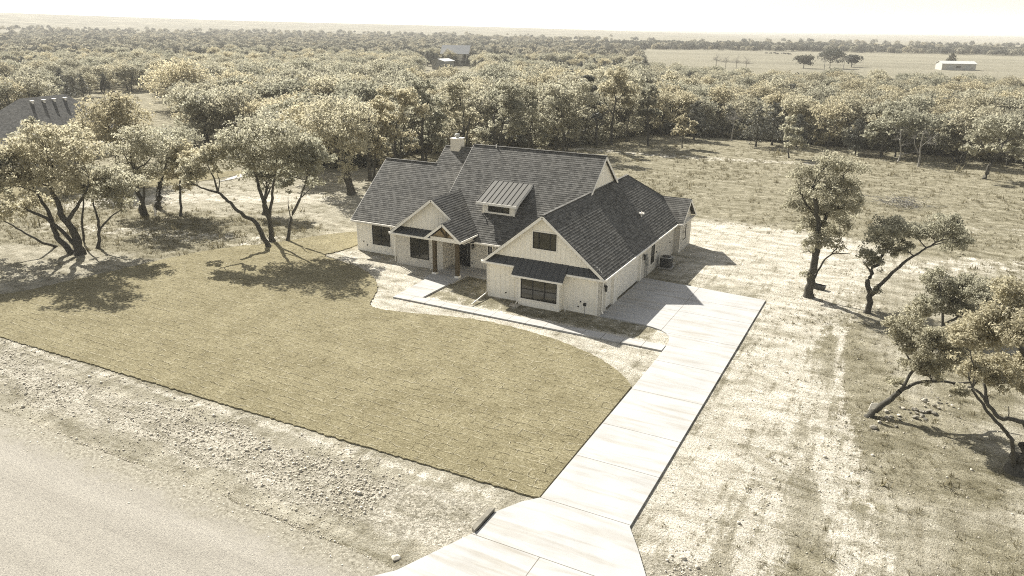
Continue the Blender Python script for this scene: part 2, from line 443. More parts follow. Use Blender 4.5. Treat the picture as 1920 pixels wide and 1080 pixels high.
rub = np.maximum(rub, 0.65 * soft(segdist(GX, GY, [(-40, -26.4), (-22, -25.9), (-10, -26)]) - 1.9 + wob * .9, 1.0))
rub = np.maximum(rub, 0.9 * soft(segdist(GX, GY, [(12.6, -25), (15, -25.4), (18, -26)]) - 1.3 + wob * .6, 1.0))
rub = np.maximum(rub, 0.32 * soft(segdist(GX, GY, [(14.5, -20), (16.5, -12), (18, -7)]) - 1.0 + wob * .9, 1.0))
bed = ((GX > -13.3) & (GX < -9.5) & (GY > -2.8) & (GY < 3.4)) | ((GX > -9.5) & (GX < 4.6) & (GY > -2.7) & (GY < -.0))
cal = np.where(bed, cal * .3, cal); gra = np.where(bed, .95, gra)
cal *= (1 - 0.45 * gra * (GY > 33)); gra *= (1 - 0.35 * cal * (GY < 33))
gm = np_mesh('ground', V, Fq, bpy.data.materials.new('tmp'), smooth=True)
ca = gm.attributes.new('zone', 'FLOAT_COLOR', 'POINT')
ca.data.foreach_set('color', np.stack([cal, gra, rub, np.ones_like(cal)], -1).astype(np.float32).ravel())
def mat_ground():
    m, t, b = newmat('caliche soil and dry grass', 1.0, 0.05)
    p = pos(t)
    mf = N(t, 'ShaderNodeMapping'); L(t, p, mf.inputs[0]); mf.inputs['Scale'].default_value = (.25, 1.0, 1); mf.inputs['Rotation'].default_value = (0, 0, -YAW)
    at = N(t, 'ShaderNodeAttribute', attribute_name='zone')
    sp = N(t, 'ShaderNodeSeparateColor'); L(t, at.outputs['Color'], sp.inputs[0])
    n_s = noise(t, p, 0.9, 6, 0.7); n_f = noise(t, p, 5.5, 5, 0.72); n_b = noise(t, mf.outputs[0], 0.02, 6, .65)
    mp = N(t, 'ShaderNodeMapping'); L(t, p, mp.inputs[0]); mp.inputs['Scale'].default_value = (1.6, 0.16, 1); mp.inputs['Rotation'].default_value = (0, 0, R_(8))
    n_t = noise(t, mp.outputs[0], 1.3, 5, .65)
    soil = ramp(t, n_s, [(0.28, (0.19, 0.172, 0.122)), (0.5, (0.31, 0.286, 0.215)), (0.72, (0.46, 0.434, 0.35))])
    soil = mix(t, 0.35, soil, ramp(t, n_t, [(0.35, (0.29, 0.262, 0.195)), (0.62, (0.60, 0.565, 0.465))]))
    white = ramp(t, n_s, [(0.25, (0.38, 0.345, 0.265)), (0.48, (0.54, 0.505, 0.42)), (0.75, (0.66, 0.63, 0.545))])
    grass = ramp(t, n_s, [(0.25, (0.15, 0.137, 0.09)), (0.5, (0.265, 0.242, 0.17)), (0.75, (0.42, 0.39, 0.30))])
    far = ramp(t, n_b, [(0.3, (0.175, 0.163, 0.12)), (0.7, (0.265, 0.247, 0.185))])
    def fac(o, amp=0.9):
        a = math_(t, 'ADD', o, math_(t, 'MULTIPLY', math_(t, 'SUBTRACT', n_f, 0.5), amp))
        a = math_(t, 'ADD', a, math_(t, 'MULTIPLY', math_(t, 'SUBTRACT', n_s, 0.5), amp))
        r = N(t, 'ShaderNodeMapRange', interpolation_type='SMOOTHSTEP'); r.inputs['From Min'].default_value = 0.25; r.inputs['From Max'].default_value = 0.7
        L(t, a, r.inputs['Value']); return r.outputs[0]
    dist_ = N(t, 'ShaderNodeVectorMath', operation='LENGTH'); L(t, p, dist_.inputs[0])
    fr_ = N(t, 'ShaderNodeMapRange'); fr_.inputs['From Min'].default_value = 220; fr_.inputs['From Max'].default_value = 420; L(t, dist_.outputs['Value'], fr_.inputs['Value'])
    c = mix(t, fac(sp.outputs['Green'], 0.9), soil, grass)
    c = mix(t, fr_.outputs[0], c, far)
    fr2 = N(t, 'ShaderNodeMapRange'); fr2.inputs['From Min'].default_value = 1100; fr2.inputs['From Max'].default_value = 1800; L(t, dist_.outputs['Value'], fr2.inputs['Value'])
    mw = N(t, 'ShaderNodeMapping'); L(t, p, mw.inputs[0]); mw.inputs['Scale'].default_value = (1, .3, 1); mw.inputs['Rotation'].default_value = (0, 0, -YAW)
    c = mix(t, fr2.outputs[0], c, ramp(t, noise(t, mf.outputs[0], 0.035, 8, .75), [(.36, (.12, .114, .088)), (.5, (.19, .178, .136)), (.62, (.30, .28, .215))]))
    c = mix(t, fac(math_(t, 'MULTIPLY', sp.outputs['Red'], ramp(t, n_t, [(.36, (.45, .45, .45)), (.6, (1.1, 1.1, 1.1))])), 1.5), c, white)
    vo = N(t, 'ShaderNodeTexVoronoi', feature='F1'); vo.inputs['Scale'].default_value = 9; L(t, p, vo.inputs['Vector'])
    st = ramp(t, vo.outputs['Color'], [(0.2, (0.26, 0.24, 0.19)), (0.8, (0.62, 0.58, 0.49))])
    c = mix(t, math_(t, 'MULTIPLY', fac(sp.outputs['Blue'], 0.8), 0.75), c, st)
    mq = N(t, 'ShaderNodeMapping'); L(t, p, mq.inputs[0]); mq.inputs['Scale'].default_value = (0.5, 1.5, 1); mq.inputs['Rotation'].default_value = (0, 0, R_(20))
    c = mix(t, 0.9, c, ramp(t, noise(t, mq.outputs[0], 0.55, 6, .7, .5), [(0.35, (0.62, 0.61, 0.55)), (0.5, (1, 1, 1)), (.64, (1.28, 1.28, 1.3))]), 'MULTIPLY')
    # specks of litter, clods and tufts
    sk = ramp(t, noise(t, p, 11, 4, 0.8), [(0.36, (0.42, 0.39, 0.33)), (0.47, (1, 1, 1))])
    c = mix(t, 0.9, c, sk, 'MULTIPLY')
    sk2 = ramp(t, noise(t, p, 26, 3, 0.8), [(0.32, (0.48, 0.46, 0.42)), (0.5, (1, 1, 1)), (.68, (1.3, 1.3, 1.3))])
    c = mix(t, 0.9, c, sk2, 'MULTIPLY')
    L(t, c, b.inputs['Base Color'])
    h = math_(t, 'ADD', math_(t, 'MULTIPLY', n_f, 1.0), math_(t, 'MULTIPLY', noise(t, p, 14, 4, .75), 1.0))
    bump(t, b, h, 1.0, 0.14)
    return m
gm.materials.clear(); gm.materials.append(mat_ground())
ground = bpy.data.objects.new('ground', gm); COL.objects.link(ground); tag(ground, kind='structure')

def smooth_poly(P, n=3, jit=0.0, seed=1):
    """round a closed outline with Catmull-Rom points and a little waviness"""
    r = np.random.default_rng(seed); P = np.array(P, float); out = []
    for i in range(len(P)):
        a, b, c, d = P[i - 1], P[i], P[(i + 1) % len(P)], P[(i + 2) % len(P)]
        for k in range(n):
            t = k / n
            q = 0.5 * (2 * b + (c - a) * t + (2 * a - 5 * b + 4 * c - d) * t * t + (3 * b - a - 3 * c + d) * t ** 3)
            out.append(q + r.normal(0, jit, 2))
    return out
def sheet(name, pts, z, mat, thick=0.12, label=None):
    mb = MB(); mb.prism([(x, y, z - thick) for x, y in pts], (0, 0, thick))
    o = mb.build(name, mat); tag(o, kind='structure'); return o
def mat_lawn():
    m, t, b = newmat('new laid sod', 1.0, 0.05)
    p = pos(t)
    nd = N(t, 'ShaderNodeTexNoise'); nd.inputs['Scale'].default_value = 1.6; L(t, p, nd.inputs['Vector'])
    sc_ = N(t, 'ShaderNodeVectorMath', operation='SCALE'); L(t, nd.outputs['Color'], sc_.inputs[0]); sc_.inputs['Scale'].default_value = 0.42
    ad = N(t, 'ShaderNodeVectorMath', operation='ADD'); L(t, p, ad.inputs[0]); L(t, sc_.outputs[0], ad.inputs[1])
    br = N(t, 'ShaderNodeTexBrick', offset=0.43); br.inputs['Scale'].default_value = 1
    br.inputs['Brick Width'].default_value = 1.35; br.inputs['Row Height'].default_value = 0.62; br.inputs['Mortar Size'].default_value = 0.026
    br.inputs['Mortar Smooth'].default_value = 0.4
    br.inputs['Color1'].default_value = (0.225, 0.196, 0.116, 1); br.inputs['Color2'].default_value = (0.236, 0.206, 0.123, 1); br.inputs['Mortar'].default_value = (0.188, 0.162, 0.092, 1)
    L(t, ad.outputs[0], br.inputs['Vector'])
    n1 = noise(t, p, 0.45, 5, .6)
    c = mix(t, 1, br.outputs[0], ramp(t, n1, [(0.3, (0.82, 0.82, 0.80)), (0.7, (1.16, 1.18, 1.22))]), 'MULTIPLY')
    mp = N(t, 'ShaderNodeMapping'); L(t, p, mp.inputs[0]); mp.inputs['Scale'].default_value = (1.0, 2.2, 1)
    n2 = noise(t, mp.outputs[0], 7, 5, .75)
    c = mix(t, 1, c, ramp(t, n2, [(0.34, (0.60, 0.59, 0.54)), (0.5, (1, 1, 1)), (0.66, (1.45, 1.48, 1.6))]), 'MULTIPLY')
    gap = math_(t, 'MULTIPLY', br.outputs['Fac'], ramp(t, noise(t, p, 1.9, 4, .7), [(0.48, (0, 0, 0)), (0.56, (1, 1, 1))]))
    br2 = N(t, 'ShaderNodeTexBrick', offset=0.43); br2.inputs['Scale'].default_value = 1
    for k_ in ('Brick Width', 'Row Height', 'Mortar Size', 'Mortar Smooth'): br2.inputs[k_].default_value = br.inputs[k_].default_value
    ad2 = N(t, 'ShaderNodeVectorMath', operation='ADD'); L(t, ad.outputs[0], ad2.inputs[0]); ad2.inputs[1].default_value = (0.04, -0.06, 0); L(t, ad2.outputs[0], br2.inputs['Vector'])
    lit = math_(t, 'MULTIPLY', br2.outputs['Fac'], ramp(t, noise(t, p, 1.5, 4, .7), [(0.46, (0, 0, 0)), (0.56, (1, 1, 1))]))
    c = mix(t, math_(t, 'MULTIPLY', lit, 0.8), c, (0.42, 0.385, 0.28))  # sunlit sod seam edges painted in as a pale line beside the gaps
    c = mix(t, math_(t, 'MULTIPLY', gap, 0.6), c, (0.06, 0.05, 0.028))
    tuft = ramp(t, noise(t, p, 22, 3, .8), [(0.34, (0.6, 0.59, 0.55)), (0.66, (1.38, 1.38, 1.42))])
    c = mix(t, 1, c, tuft, 'MULTIPLY')
    L(t, c, b.inputs['Base Color'])
    h = math_(t, 'ADD', math_(t, 'MULTIPLY', gap, -1.0), math_(t, 'MULTIPLY', n2, 1.5))
    h = math_(t, 'ADD', h, math_(t, 'MULTIPLY', noise(t, p, 24, 3, .7), 0.6))
    bump(t, b, h, 0.9, 0.07)
    return m
LAWN_S = smooth_poly(LAWN[6:-1], 8, 0.04, 2)
lawn_pts = [(5.82, -9.95), (5.82, -22.5)] + [(x, -22.6 - 0.012 * (5.8 - x) + random.gauss(0, .035)) for x in np.arange(5.5, -65, -0.16)] + [tuple(q) for q in LAWN_S[8:-16]] + [(4.0, -8.0), (4.6, -8.52), (5.25, -9.15)]
sheet('lawn', lawn_pts, 0.055, mat_lawn(), 0.15)

JY = [-5.7, -10.3, -14.9, -18.5, -22.55, 3.6, (-1.0, 4.4, 10.1), (-26.2, 0, 20), (6.6, 4.8, 10.1)]
conc = mat_concrete('driveway concrete', JY, [(4.8, -0.9, 9.8), (7.6, -33, -26.2)])
drive = [(5.9, -22.55), (5.92, -16), (5.95, -9.8), (5.95, -5.2), (5.93, -4.0), (5.88, -2.6), (5.65, -1.6), (5.25, -1.0), (4.75, -0.62), (4.1, -0.38), (3.3, -0.22), (0.62, -0.05), (0.02, -0.05), (0.02, 10.0),
         (4.8, 9.72), (10.1, 9.25), (10.1, -5), (10.1, -22.66), (10.85, -23.85), (11.62, -25.2), (12.2, -27), (13.2, -31.6), (1.2, -31.6), (3.05, -29.5), (4.35, -26.5), (4.62, -25.9), (4.62, -24.45), (5.3, -23.2)]
sheet('driveway', drive, 0.075, conc, 0.16)
JW = [-15.4 + 1.42 * k for k in range(1, 15)]
walkm = mat_concrete('walkway concrete', [(-3.12, -15.5, -13.4), (-1.2, -15.6, -13.4)], [(x, -4.2, -3.1) for x in JW if x < 5.6], base=(0.40, 0.392, 0.37))
sheet('walkway', [(-15.45, -4.1), (5.86, -4.1), (5.86, -3.12), (-13.4, -3.12), (-13.35, 0.92), (-15.72, 0.92)], 0.095, walkm, 0.18)
rm = mat_concrete('chip sealed road', base=(0.44, 0.41, 0.345))
def mat_road():
    m, t, b = newmat('chip seal road', 0.95, 0.1); p = pos(t)
    mp = N(t, 'ShaderNodeMapping'); L(t, p, mp.inputs[0]); mp.inputs['Scale'].default_value = (0.12, 0.9, 1)
    c = ramp(t, noise(t, mp.outputs[0], 1, 5, .6), [(0.3, (0.29, 0.268, 0.225)), (0.7, (0.355, 0.33, 0.28))])
    c = mix(t, 1, c, ramp(t, noise(t, p, 16, 5, .85), [(0.36, (0.52, 0.52, 0.55)), (0.5, (1, 1, 1)), (.64, (1.25, 1.25, 1.23))]), 'MULTIPLY')
    sp = N(t, 'ShaderNodeSeparateXYZ'); L(t, p, sp.inputs[0])
    ey = math_(t, 'ADD', sp.outputs[1], math_(t, 'MULTIPLY', math_(t, 'MAXIMUM', math_(t, 'ADD', sp.outputs[0], 3.0), 0.0), 0.06))
    ey = math_(t, 'ADD', ey, math_(t, 'MULTIPLY', math_(t, 'SUBTRACT', noise(t, p, .8, 6, .75), .5), 3.2))
    mr = N(t, 'ShaderNodeMapRange', interpolation_type='SMOOTHSTEP'); mr.inputs['From Min'].default_value = -31.2; mr.inputs['From Max'].default_value = -29.5; L(t, ey, mr.inputs['Value'])
    soil = ramp(t, noise(t, p, 6, 5, .8), [(.34, (.12, .108, .08)), (.5, (.28, .257, .2)), (.68, (.44, .415, .34))])
    c = mix(t, mr.outputs[0], c, soil)
    L(t, c, b.inputs['Base Color']); bump(t, b, noise(t, p, 18, 4, .85), .9, .06); return m
xs = np.arange(14, -70, -0.4)
edge = [(x, -29.15 + 0.1 * math.sin(x * .5) + 0.05 * math.sin(x * 1.7 + 1) + random.uniform(-.05, .05) - max(0, (x + 3)) * .06) for x in xs]
sheet('road', [(-70, -50), (60, -50), (60, -30.2)] + edge, 0.014, mat_road(), 0.1)

# ------------------------------------------------------------------ the house
HZ = 2.95
house = thing('farmhouse', 'large white board and batten farmhouse with dark shingle roofs beside the concrete driveway', 'house', (-12, 8, 0))
def hp(mb, name, mat, smooth=False, label=None, parent=None):
    o = mb.build(name, MT[mat], parent or house, smooth)
    if label: o['label'] = label
    return o
SL = 0.10
def roofp(mb, pts): mb.prism([(x, y, z - SL) for x, y, z in pts], (0, 0, SL))
def clip(P, v, lo, hi):
    for sg, lim in ((1, lo), (-1, -hi)):
        out = []
        for i in range(len(P)):
            a, b = P[i], P[(i + 1) % len(P)]; da, db = sg * (a @ v) - lim, sg * (b @ v) - lim
            if da >= 0: out.append(a)
            if (da >= 0) != (db >= 0): out.append(a + (b - a) * da / (da - db))
        P = out
        if len(P) < 3: return []
    return P
def shingled(mb, pts, t=.017):
    """roof slope of overlapping courses: each course tilts up to a butt edge over the one below"""
    P = [np.array(p, float) for p in pts]
    n = np.zeros(3)
    for i in range(len(P)): n += np.cross(P[i], P[(i + 1) % len(P)])
    n /= np.linalg.norm(n)
    if n[2] < 0: n = -n; P = P[::-1]
    roofp(mb, [tuple(p - n * .004) for p in P])
    u = np.cross([0, 0, 1.], n); u /= np.linalg.norm(u); v = np.cross(n, u)
    vs = [p @ v for p in P]
    k = math.floor(min(vs) / CRS)
    while k * CRS < max(vs) - .01:
        lo = k * CRS; q = clip(P, v, lo, lo + CRS)
        if len(q) > 2:
            up_ = [p + n * (t * (1 - ((p @ v) - lo) / CRS) + .004) for p in q]; mb.poly(up_)
            low = [i for i in range(len(q)) if abs(q[i] @ v - max(lo, min(vs))) < .004]
            if len(low) >= 2:
                a, b = low[0], low[-1]
                if (a + 1) % len(q) != b: a, b = b, a
                mb.poly([q[a] - n * .01, q[b] - n * .01, up_[b], up_[a]])
        k += 1
PG, PM, PL = 0.8146, 0.843, 0.828
mz = lambda y: HZ + PM * (y - 3.9)
lz = lambda y: HZ + PL * (y - 4.92)
# shingle roofs
mb = MB()
shingled(mb, [(-4.65, -.36, 7.03), (.36, -.36, HZ), (.36, 23.2, HZ), (-4.65, 18.15, 7.03)][::-1])
shingled(mb, [(-4.65, -.36, 7.03), (-4.65, 18.15, 7.03), (-9.66, 23.2, HZ), (-9.66, -.36, HZ)][::-1])
shingled(mb, [(-4.65, 18.15, 7.03), (.36, 23.2, HZ), (-9.66, 23.2, HZ)])
mb.bar((-4.65, -.36, 7.035), (-4.65, 18.15, 7.035), .22, .05); mb.bar((-4.65, 18.15, 7.03), (.36, 23.2, 2.96), .2, .05)
hp(mb, 'shingle_roof', 'shingle', label='dark shingle roof over the garage wing')
mb = MB()
shingled(mb, [(-17.4, 3.9, HZ), (-4.45, 3.9, HZ), (-4.45, 11.85, 9.65), (-17.4, 11.85, 9.65)])
shingled(mb, [(-17.4, 19.8, HZ), (-17.4, 11.85, 9.65), (-4.45, 11.85, 9.65), (-4.45, 19.8, HZ)][::-1])
mb.bar((-17.42, 11.85, 9.66), (-4.45, 11.85, 9.66), .24, .05)
hp(mb, 'shingle_roof', 'shingle', label='tallest shingle roof, over the middle of the house')
mb = MB()
shingled(mb, [(-26.56, 4.92, HZ), (-16, 4.92, HZ), (-16, 10.74, 7.77), (-26.56, 10.74, 7.77)])
shingled(mb, [(-26.56, 16.56, HZ), (-26.56, 10.74, 7.77), (-16, 10.74, 7.77), (-16, 16.56, HZ)][::-1])
mb.bar((-26.58, 10.74, 7.78), (-20.8, 10.74, 7.78), .22, .05)
hp(mb, 'shingle_roof', 'shingle', label='low shingle roof of the left wing')
mb = MB()
shingled(mb, [(-20.85, 10.76, lz(10.76) + .012), (-16.5, 10.76, lz(10.76) + .012), (-16.5, 12.46, 9.19), (-20.85, 12.46, 9.19)])
shingled(mb, [(-20.85, 20, HZ), (-20.85, 12.46, 9.19), (-16.5, 12.46, 9.19), (-16.5, 20, HZ)][::-1])
mb.bar((-20.87, 12.46, 9.2), (-16.6, 12.46, 9.2), .22, .05)
hp(mb, 'shingle_roof', 'shingle', label='stepped shingle roof under the chimney')
# front wing + porch
PW = 0.761
wr = lambda x: 6.3 - PW * (x + 16.5)
wl = lambda x: 6.3 - PW * (-16.5 - x)
yv = lambda z: 3.9 + (z - HZ) / PM
yvl = lambda z: 4.92 + (z - HZ) / PL
mb = MB()
shingled(mb, [(-16.5, 3.1, 6.3), (-14.5, 3.1, wr(-14.5)), (-14.5, 1.6, wr(-14.5)), (-12.8, 1.6, wr(-12.8)), (-12.8, yv(wr(-12.8)) + .2, wr(-12.8)), (-16.5, yv(6.3) + .2, 6.3)])
shingled(mb, [(-20.9, 3.1, HZ), (-16.5, 3.1, 6.3), (-16.5, yvl(6.3) + .2, 6.3), (-20.9, yvl(HZ) + .2, HZ)])
shingled(mb, [(-16.2, 1.6, wr(-14.5) - PW * 1.7), (-14.5, 1.6, wr(-14.5)), (-14.5, 3.64, wr(-14.5)), (-16.2, 3.64, wr(-14.5) - PW * 1.7)])
hp(mb, 'shingle_roof', 'shingle', label='small shingle roof over the porch and the front gable')
# bump at the back right
mb = MB(); bz = lambda y: HZ + .78 * (y - 18.42)
shingled(mb, [(-1.95, 20.84, 4.84), (.1, 18.42, HZ), (.84, 18.42, HZ), (.84, 20.84, 4.84)])
shingled(mb, [(-1.95, 20.84, 4.84), (.84, 20.84, 4.84), (.84, 23.26, HZ), (.1, 23.26, HZ)])
hp(mb, 'shingle_roof', 'shingle', label='little shingle gable roof at the back right corner')

# ---- walls
def battens(mb, a, b, z0, ztop, nrm, step=0.41, w=0.05, d=0.022, skip=()):
    """raised vertical battens along the wall line a-b; ztop(s) gives the top at distance s"""
    a, b = np.array(a, float), np.array(b, float); l = np.linalg.norm(b - a); u = (b - a) / l; n = np.array(nrm, float)
    s = step * .5
    while s < l:
        zt = ztop(s) if callable(ztop) else ztop
        if zt - z0 > 0.15:
            q = a + u * s
            p0 = q - u * w / 2; p1 = q + u * w / 2
            runs = [(z0, zt)]
            for s0, s1, za, zb in skip:
                if s0 < s < s1: runs = [(z0, za), (zb, zt)]
            for ra, rb_ in runs:
                if rb_ - ra > .05: mb.prism([(p0[0], p0[1], ra), (p1[0], p1[1], ra), (p1[0] + n[0] * d, p1[1] + n[1] * d, ra), (p0[0] + n[0] * d, p0[1] + n[1] * d, ra)], (0, 0, rb_ - ra))
        s += step
# garage front: lower wall, gable, bay
mb = MB()
mb.box(-9.3, -0.22, 0, 0.2, -.1, 3.3); battens(mb, (-9.3, 0), (-0.22, 0), 0.12, 2.85, (0, -1))
g = lambda x: 7.03 - PG * abs(x + 4.65)
mb.prism([(-9.25, 0.02, 3.3), (-.05, 0.02, 3.3), (-4.65, 0.02, 6.98)], (0, .18, 0)); battens(mb, (-9.25, .02), (-.05, .02), 3.46, lambda s: g(-9.25 + s) - .12, (0, -1), skip=((3.58, 5.76, 4.24, 5.79),))
mb.box(-9.3, -9.1, 0.2, 5.4, -.1, 2.8); battens(mb, (-9.3, .2), (-9.3, 5.4), .12, 2.7, (-1, 0))
hp(mb, 'siding_wall', 'siding', label='board and batten front wall of the garage wing')
mb = MB()
mb.box(-6.33, -2.98, -0.68, -0.0, -.05, 2.4); battens(mb, (-6.33, -.68), (-2.98, -.68), 0.05, 0.5, (0, -1)); battens(mb, (-2.98, -.68), (-2.98, 0), 0.05, 2.3, (1, 0), .34)
for x in (-6.33, -2.98 - .1): mb.box(x - .005, x + .105, -.71, -.6, -.02, 2.36)
hp(mb, 'bay', 'siding', label='box bay under the metal roof')
# garage side
mb = MB()
mb.box(-.22, 0, 0, 1.0, -.1, 2.8); hp(mb, 'brick_pier', 'brick'); mb = MB(); mb.box(-.2, 0, 9.35, 23, -.1, 2.8)
hp(mb, 'brick_wall', 'brick', label='limewashed brick side wall behind the garage doors')
mb = MB(); mb.box(-.2, 0.003, 2.62, 3.5, -.1, 2.8); mb.box(-.2, .003, 8.98, 9.35, -.1, 2.8); mb.box(-.2, 0.003, 1.0, 2.62, 2.36, 2.8); mb.box(-.2, .003, 3.5, 8.98, 2.36, 2.8)
mb.box(-.0, .05, .9, 1.0, .05, 2.46); mb.box(-.0, .05, 2.62, 2.74, .05, 2.46); mb.box(0, .05, 3.38, 3.5, .05, 2.46); mb.box(0, .05, 8.98, 9.1, .05, 2.46)
hp(mb, 'garage_door_casing', 'trim')
def panel_door(y0, y1, nx_, nz):
    mb = MB(); mb.box(-.22, -.17, y0, y1, 0.08, 2.36)
    for i in range(nz):
        for j in range(nx_):
            a = y0 + (y1 - y0) * (j + .08) / nx_; c = y0 + (y1 - y0) * (j + .92) / nx_
            z0 = .1 + 2.24 * (i + .1) / nz; z1 = .1 + 2.24 * (i + .9) / nz
            mb.box(-.172, -.155, a, c, z0, z1)
    hp(mb, 'garage_door', 'trim')
panel_door(1.0, 2.62, 2, 4); panel_door(3.5, 8.98, 6, 4)
# bump walls
mb = MB(); mb.box(0, .5, 18.95, 22.9, -.1, 2.8)
mb.prism([(.3, 18.95, 2.8), (.3, 22.75, 2.8), (.3, 20.84, bz(20.84) - .12)], (.2, 0, 0))
hp(mb, 'brick_wall', 'brick', label='brick walls of the small gabled corner at the back')
# main & left walls
mb = MB(); mb.box(-15.75, -9.3, 5.4, 5.6, -.1, 2.9); hp(mb, 'brick_wall', 'brick', label='limewashed brick wall round the front door'); mb = MB(); mb.box(-20.6, -15.75, 3.61, 5.4, -.1, 3.42)
hp(mb, 'brick_wall', 'brick', label='limewashed brick around the porch and the front gable')
mb = MB(); mb.box(-26.2, -20.6, 5.3, 5.5, -.1, 2.9); battens(mb, (-26.2, 5.3), (-20.6, 5.3), .1, 2.75, (0, -1), skip=((1.6, 3.9, .66, 2.74),))
mb.box(-26.2, -26.0, 5.5, 16.2, -.1, 2.9); mb.prism([(-26.2, 5.3, 2.9), (-26.2, 16.2, 2.9), (-26.2, 10.74, 7.6)], (.2, 0, 0)); battens(mb, (-26.2, 16.2), (-26.2, 5.3), .1, lambda s: 2.9 + PL * min(s, 10.9 - s) - .05, (-1, 0))
hp(mb, 'siding_wall', 'siding', label='shaded board and batten wall of the left wing')
mb = MB(); mb.box(-26, -9.3, 16, 16.2, -.1, 2.9); mb.box(-17.2, -9.3, 19.2, 19.4, -.1, 2.9); mb.box(-9.3, 0, 22.8, 23, -.1, 2.85); mb.box(-17.2, -17, 5.5, 19.2, -.1, 3)
mb.prism([(-17.1, 4.5, 3), (-17.1, 19.3, 3), (-17.1, 11.85, 9.45)], (.2, 0, 0)); mb.prism([(-20.6, 5.4, 2.9), (-20.6, 19.7, 2.9), (-20.6, 12.46, 8.98)], (.2, 0, 0)); mb.box(-20.6, -20.4, 5.4, 19.6, 0, 2.9); mb.box(-20.6, -17, 19.5, 19.7, 0, 2.9)
hp(mb, 'rear_wall', 'siding')
# upper main gable (faces the driveway)
mb = MB(); mb.prism([(-4.85, 4.3, 3.15), (-4.85, 19.4, 3.15), (-4.85, 11.85, 9.5)], (.15, 0, 0)); battens(mb, (-4.7, 4.3), (-4.7, 19.4), 6.6, lambda s: 3.15 + PM * min(s, 15.1 - s) - .05, (1, 0), .42)
hp(mb, 'gable', 'siding', label='tall white gable end above the garage roof')
# front gable siding
mb = MB(); mb.prism([(-20.65, 3.6, 3.42), (-12.9, 3.6, 3.42), (-16.5, 3.6, 6.2)], (0, .15, 0)); battens(mb, (-20.65, 3.6), (-12.9, 3.6), 3.47, lambda s: min(wl(-20.65 + s), wr(-20.65 + s)) - .12, (0, -1), .43)
hp(mb, 'gable', 'siding', label='front gable beside the porch')

# ---- fascia, rakes, gutters, soffits
mb = MB()
def fas(a, b, h=.2, w=.035, dz=-.16):
    mb = MB(); mb.bar((a[0], a[1], a[2] + dz), (b[0], b[1], b[2] + dz), w, h); hp(mb, 'rake_board', 'trim')
o = .01
fas((-9.7, -.385, 7.03 - PG * 5.05), (-4.65, -.385, 7.05), .2); fas((-4.65, -.385, 7.05), (.4, -.385, 7.03 - PG * 5.05), .2)
fas((-20.94, 3.075, wl(-20.94)), (-16.5, 3.075, 6.32)); fas((-16.5, 3.075, 6.32), (-14.4, 3.075, wr(-14.4)))
fas((-16.25, 1.575, wr(-14.5) - PW * 1.75), (-14.5, 1.575, wr(-14.5) + .02), .2); fas((-14.5, 1.575, wr(-14.5) + .02), (-12.75, 1.575, wr(-12.75)), .2)
fas((-4.43, 3.9, HZ), (-4.43, 11.85, 9.66), .22); fas((-4.43, 11.85, 9.66), (-4.43, 19.8, HZ), .22)
fas((-26.58, 4.9, HZ), (-26.58, 10.74, 7.78), .22); fas((-26.58, 10.74, 7.78), (-26.58, 16.56, HZ), .22)
fas((-20.87, 10.5, lz(10.5)), (-20.87, 12.46, 9.2), .2); fas((-17.42, 6, mz(6)), (-17.42, 11.85, 9.66), .2)
fas((.865, 18.4, bz(18.4)), (.865, 20.84, 4.86)); fas((.865, 20.84, 4.86), (.865, 23.28, HZ))
def gut(a, b, out):
    mb = MB(); mb.bar((a[0] + out[0] * .05, a[1] + out[1] * .05, a[2] - .09), (b[0] + out[0] * .05, b[1] + out[1] * .05, b[2] - .09), .11, .13); hp(mb, 'gutter', 'trim')
gut((.36, -.36, HZ), (.36, 18.42, HZ), (1, 0)); gut((-26.56, 4.92, HZ), (-20.9, 4.92, HZ), (0, -1)); gut((-12.75, 3.9, HZ), (-9.7, 3.9, HZ), (0, -1))
gut((-12.8, 1.6, wr(-12.8)), (-12.8, 4.3, wr(-12.8)), (1, 0)); gut((-20.9, 3.1, HZ), (-20.9, 5.0, HZ), (-1, 0)); gut((-9.66, -.36, HZ), (-9.66, 4, HZ), (-1, 0))
gut((.84, 18.42, HZ), (.4, 18.42, HZ), (0, -1)); gut((-9.66, -.4, HZ - .01), (-6.78, -.4, HZ - .01), (0, -1)); gut((-2.6, -.4, HZ - .01), (.36, -.4, HZ - .01), (0, -1)); gut((-6.78, -1.0, 2.42), (-2.62, -1.0, 2.42), (0, -1))
gut((-20.9, 3.08, HZ - .01), (-16.1, 3.08, HZ - .01), (0, -1))
mb = MB()
mb.box(-9.6, .3, -.34, .0, 2.70, 2.74); mb.box(0, .32, 0, 18.9, 2.70, 2.74); mb.box(-26.5, -20.9, 4.95, 5.3, 2.70, 2.74); mb.box(-20.8, -16.1, 3.12, 3.61, 2.70, 2.74)
mb.box(-15.75, -9.3, 3.95, 5.4, 2.72, 2.76); mb.box(-16.0, -12.9, 2.45, 3.95, 3.02, 3.06); mb.box(.5, .82, 18.5, 23.2, 2.74, 2.78); mb.box(0.36, .8, 18.46, 18.95, 2.7, 2.74); mb.box(-9.66, -9.3, -.3, 4, 2.7, 2.74)
hp(mb, 'soffit', 'trim')
# corner boards and skirts
for bx_ in ((-9.33, -9.2, -.03, 0.0, 0, 2.7), (-.36, -.22, -.03, 0, 0, 2.7), (-26.23, -26.1, 5.27, 5.3, 0, 2.7)):
    mb = MB(); mb.box(*bx_); hp(mb, 'corner_board', 'trim')

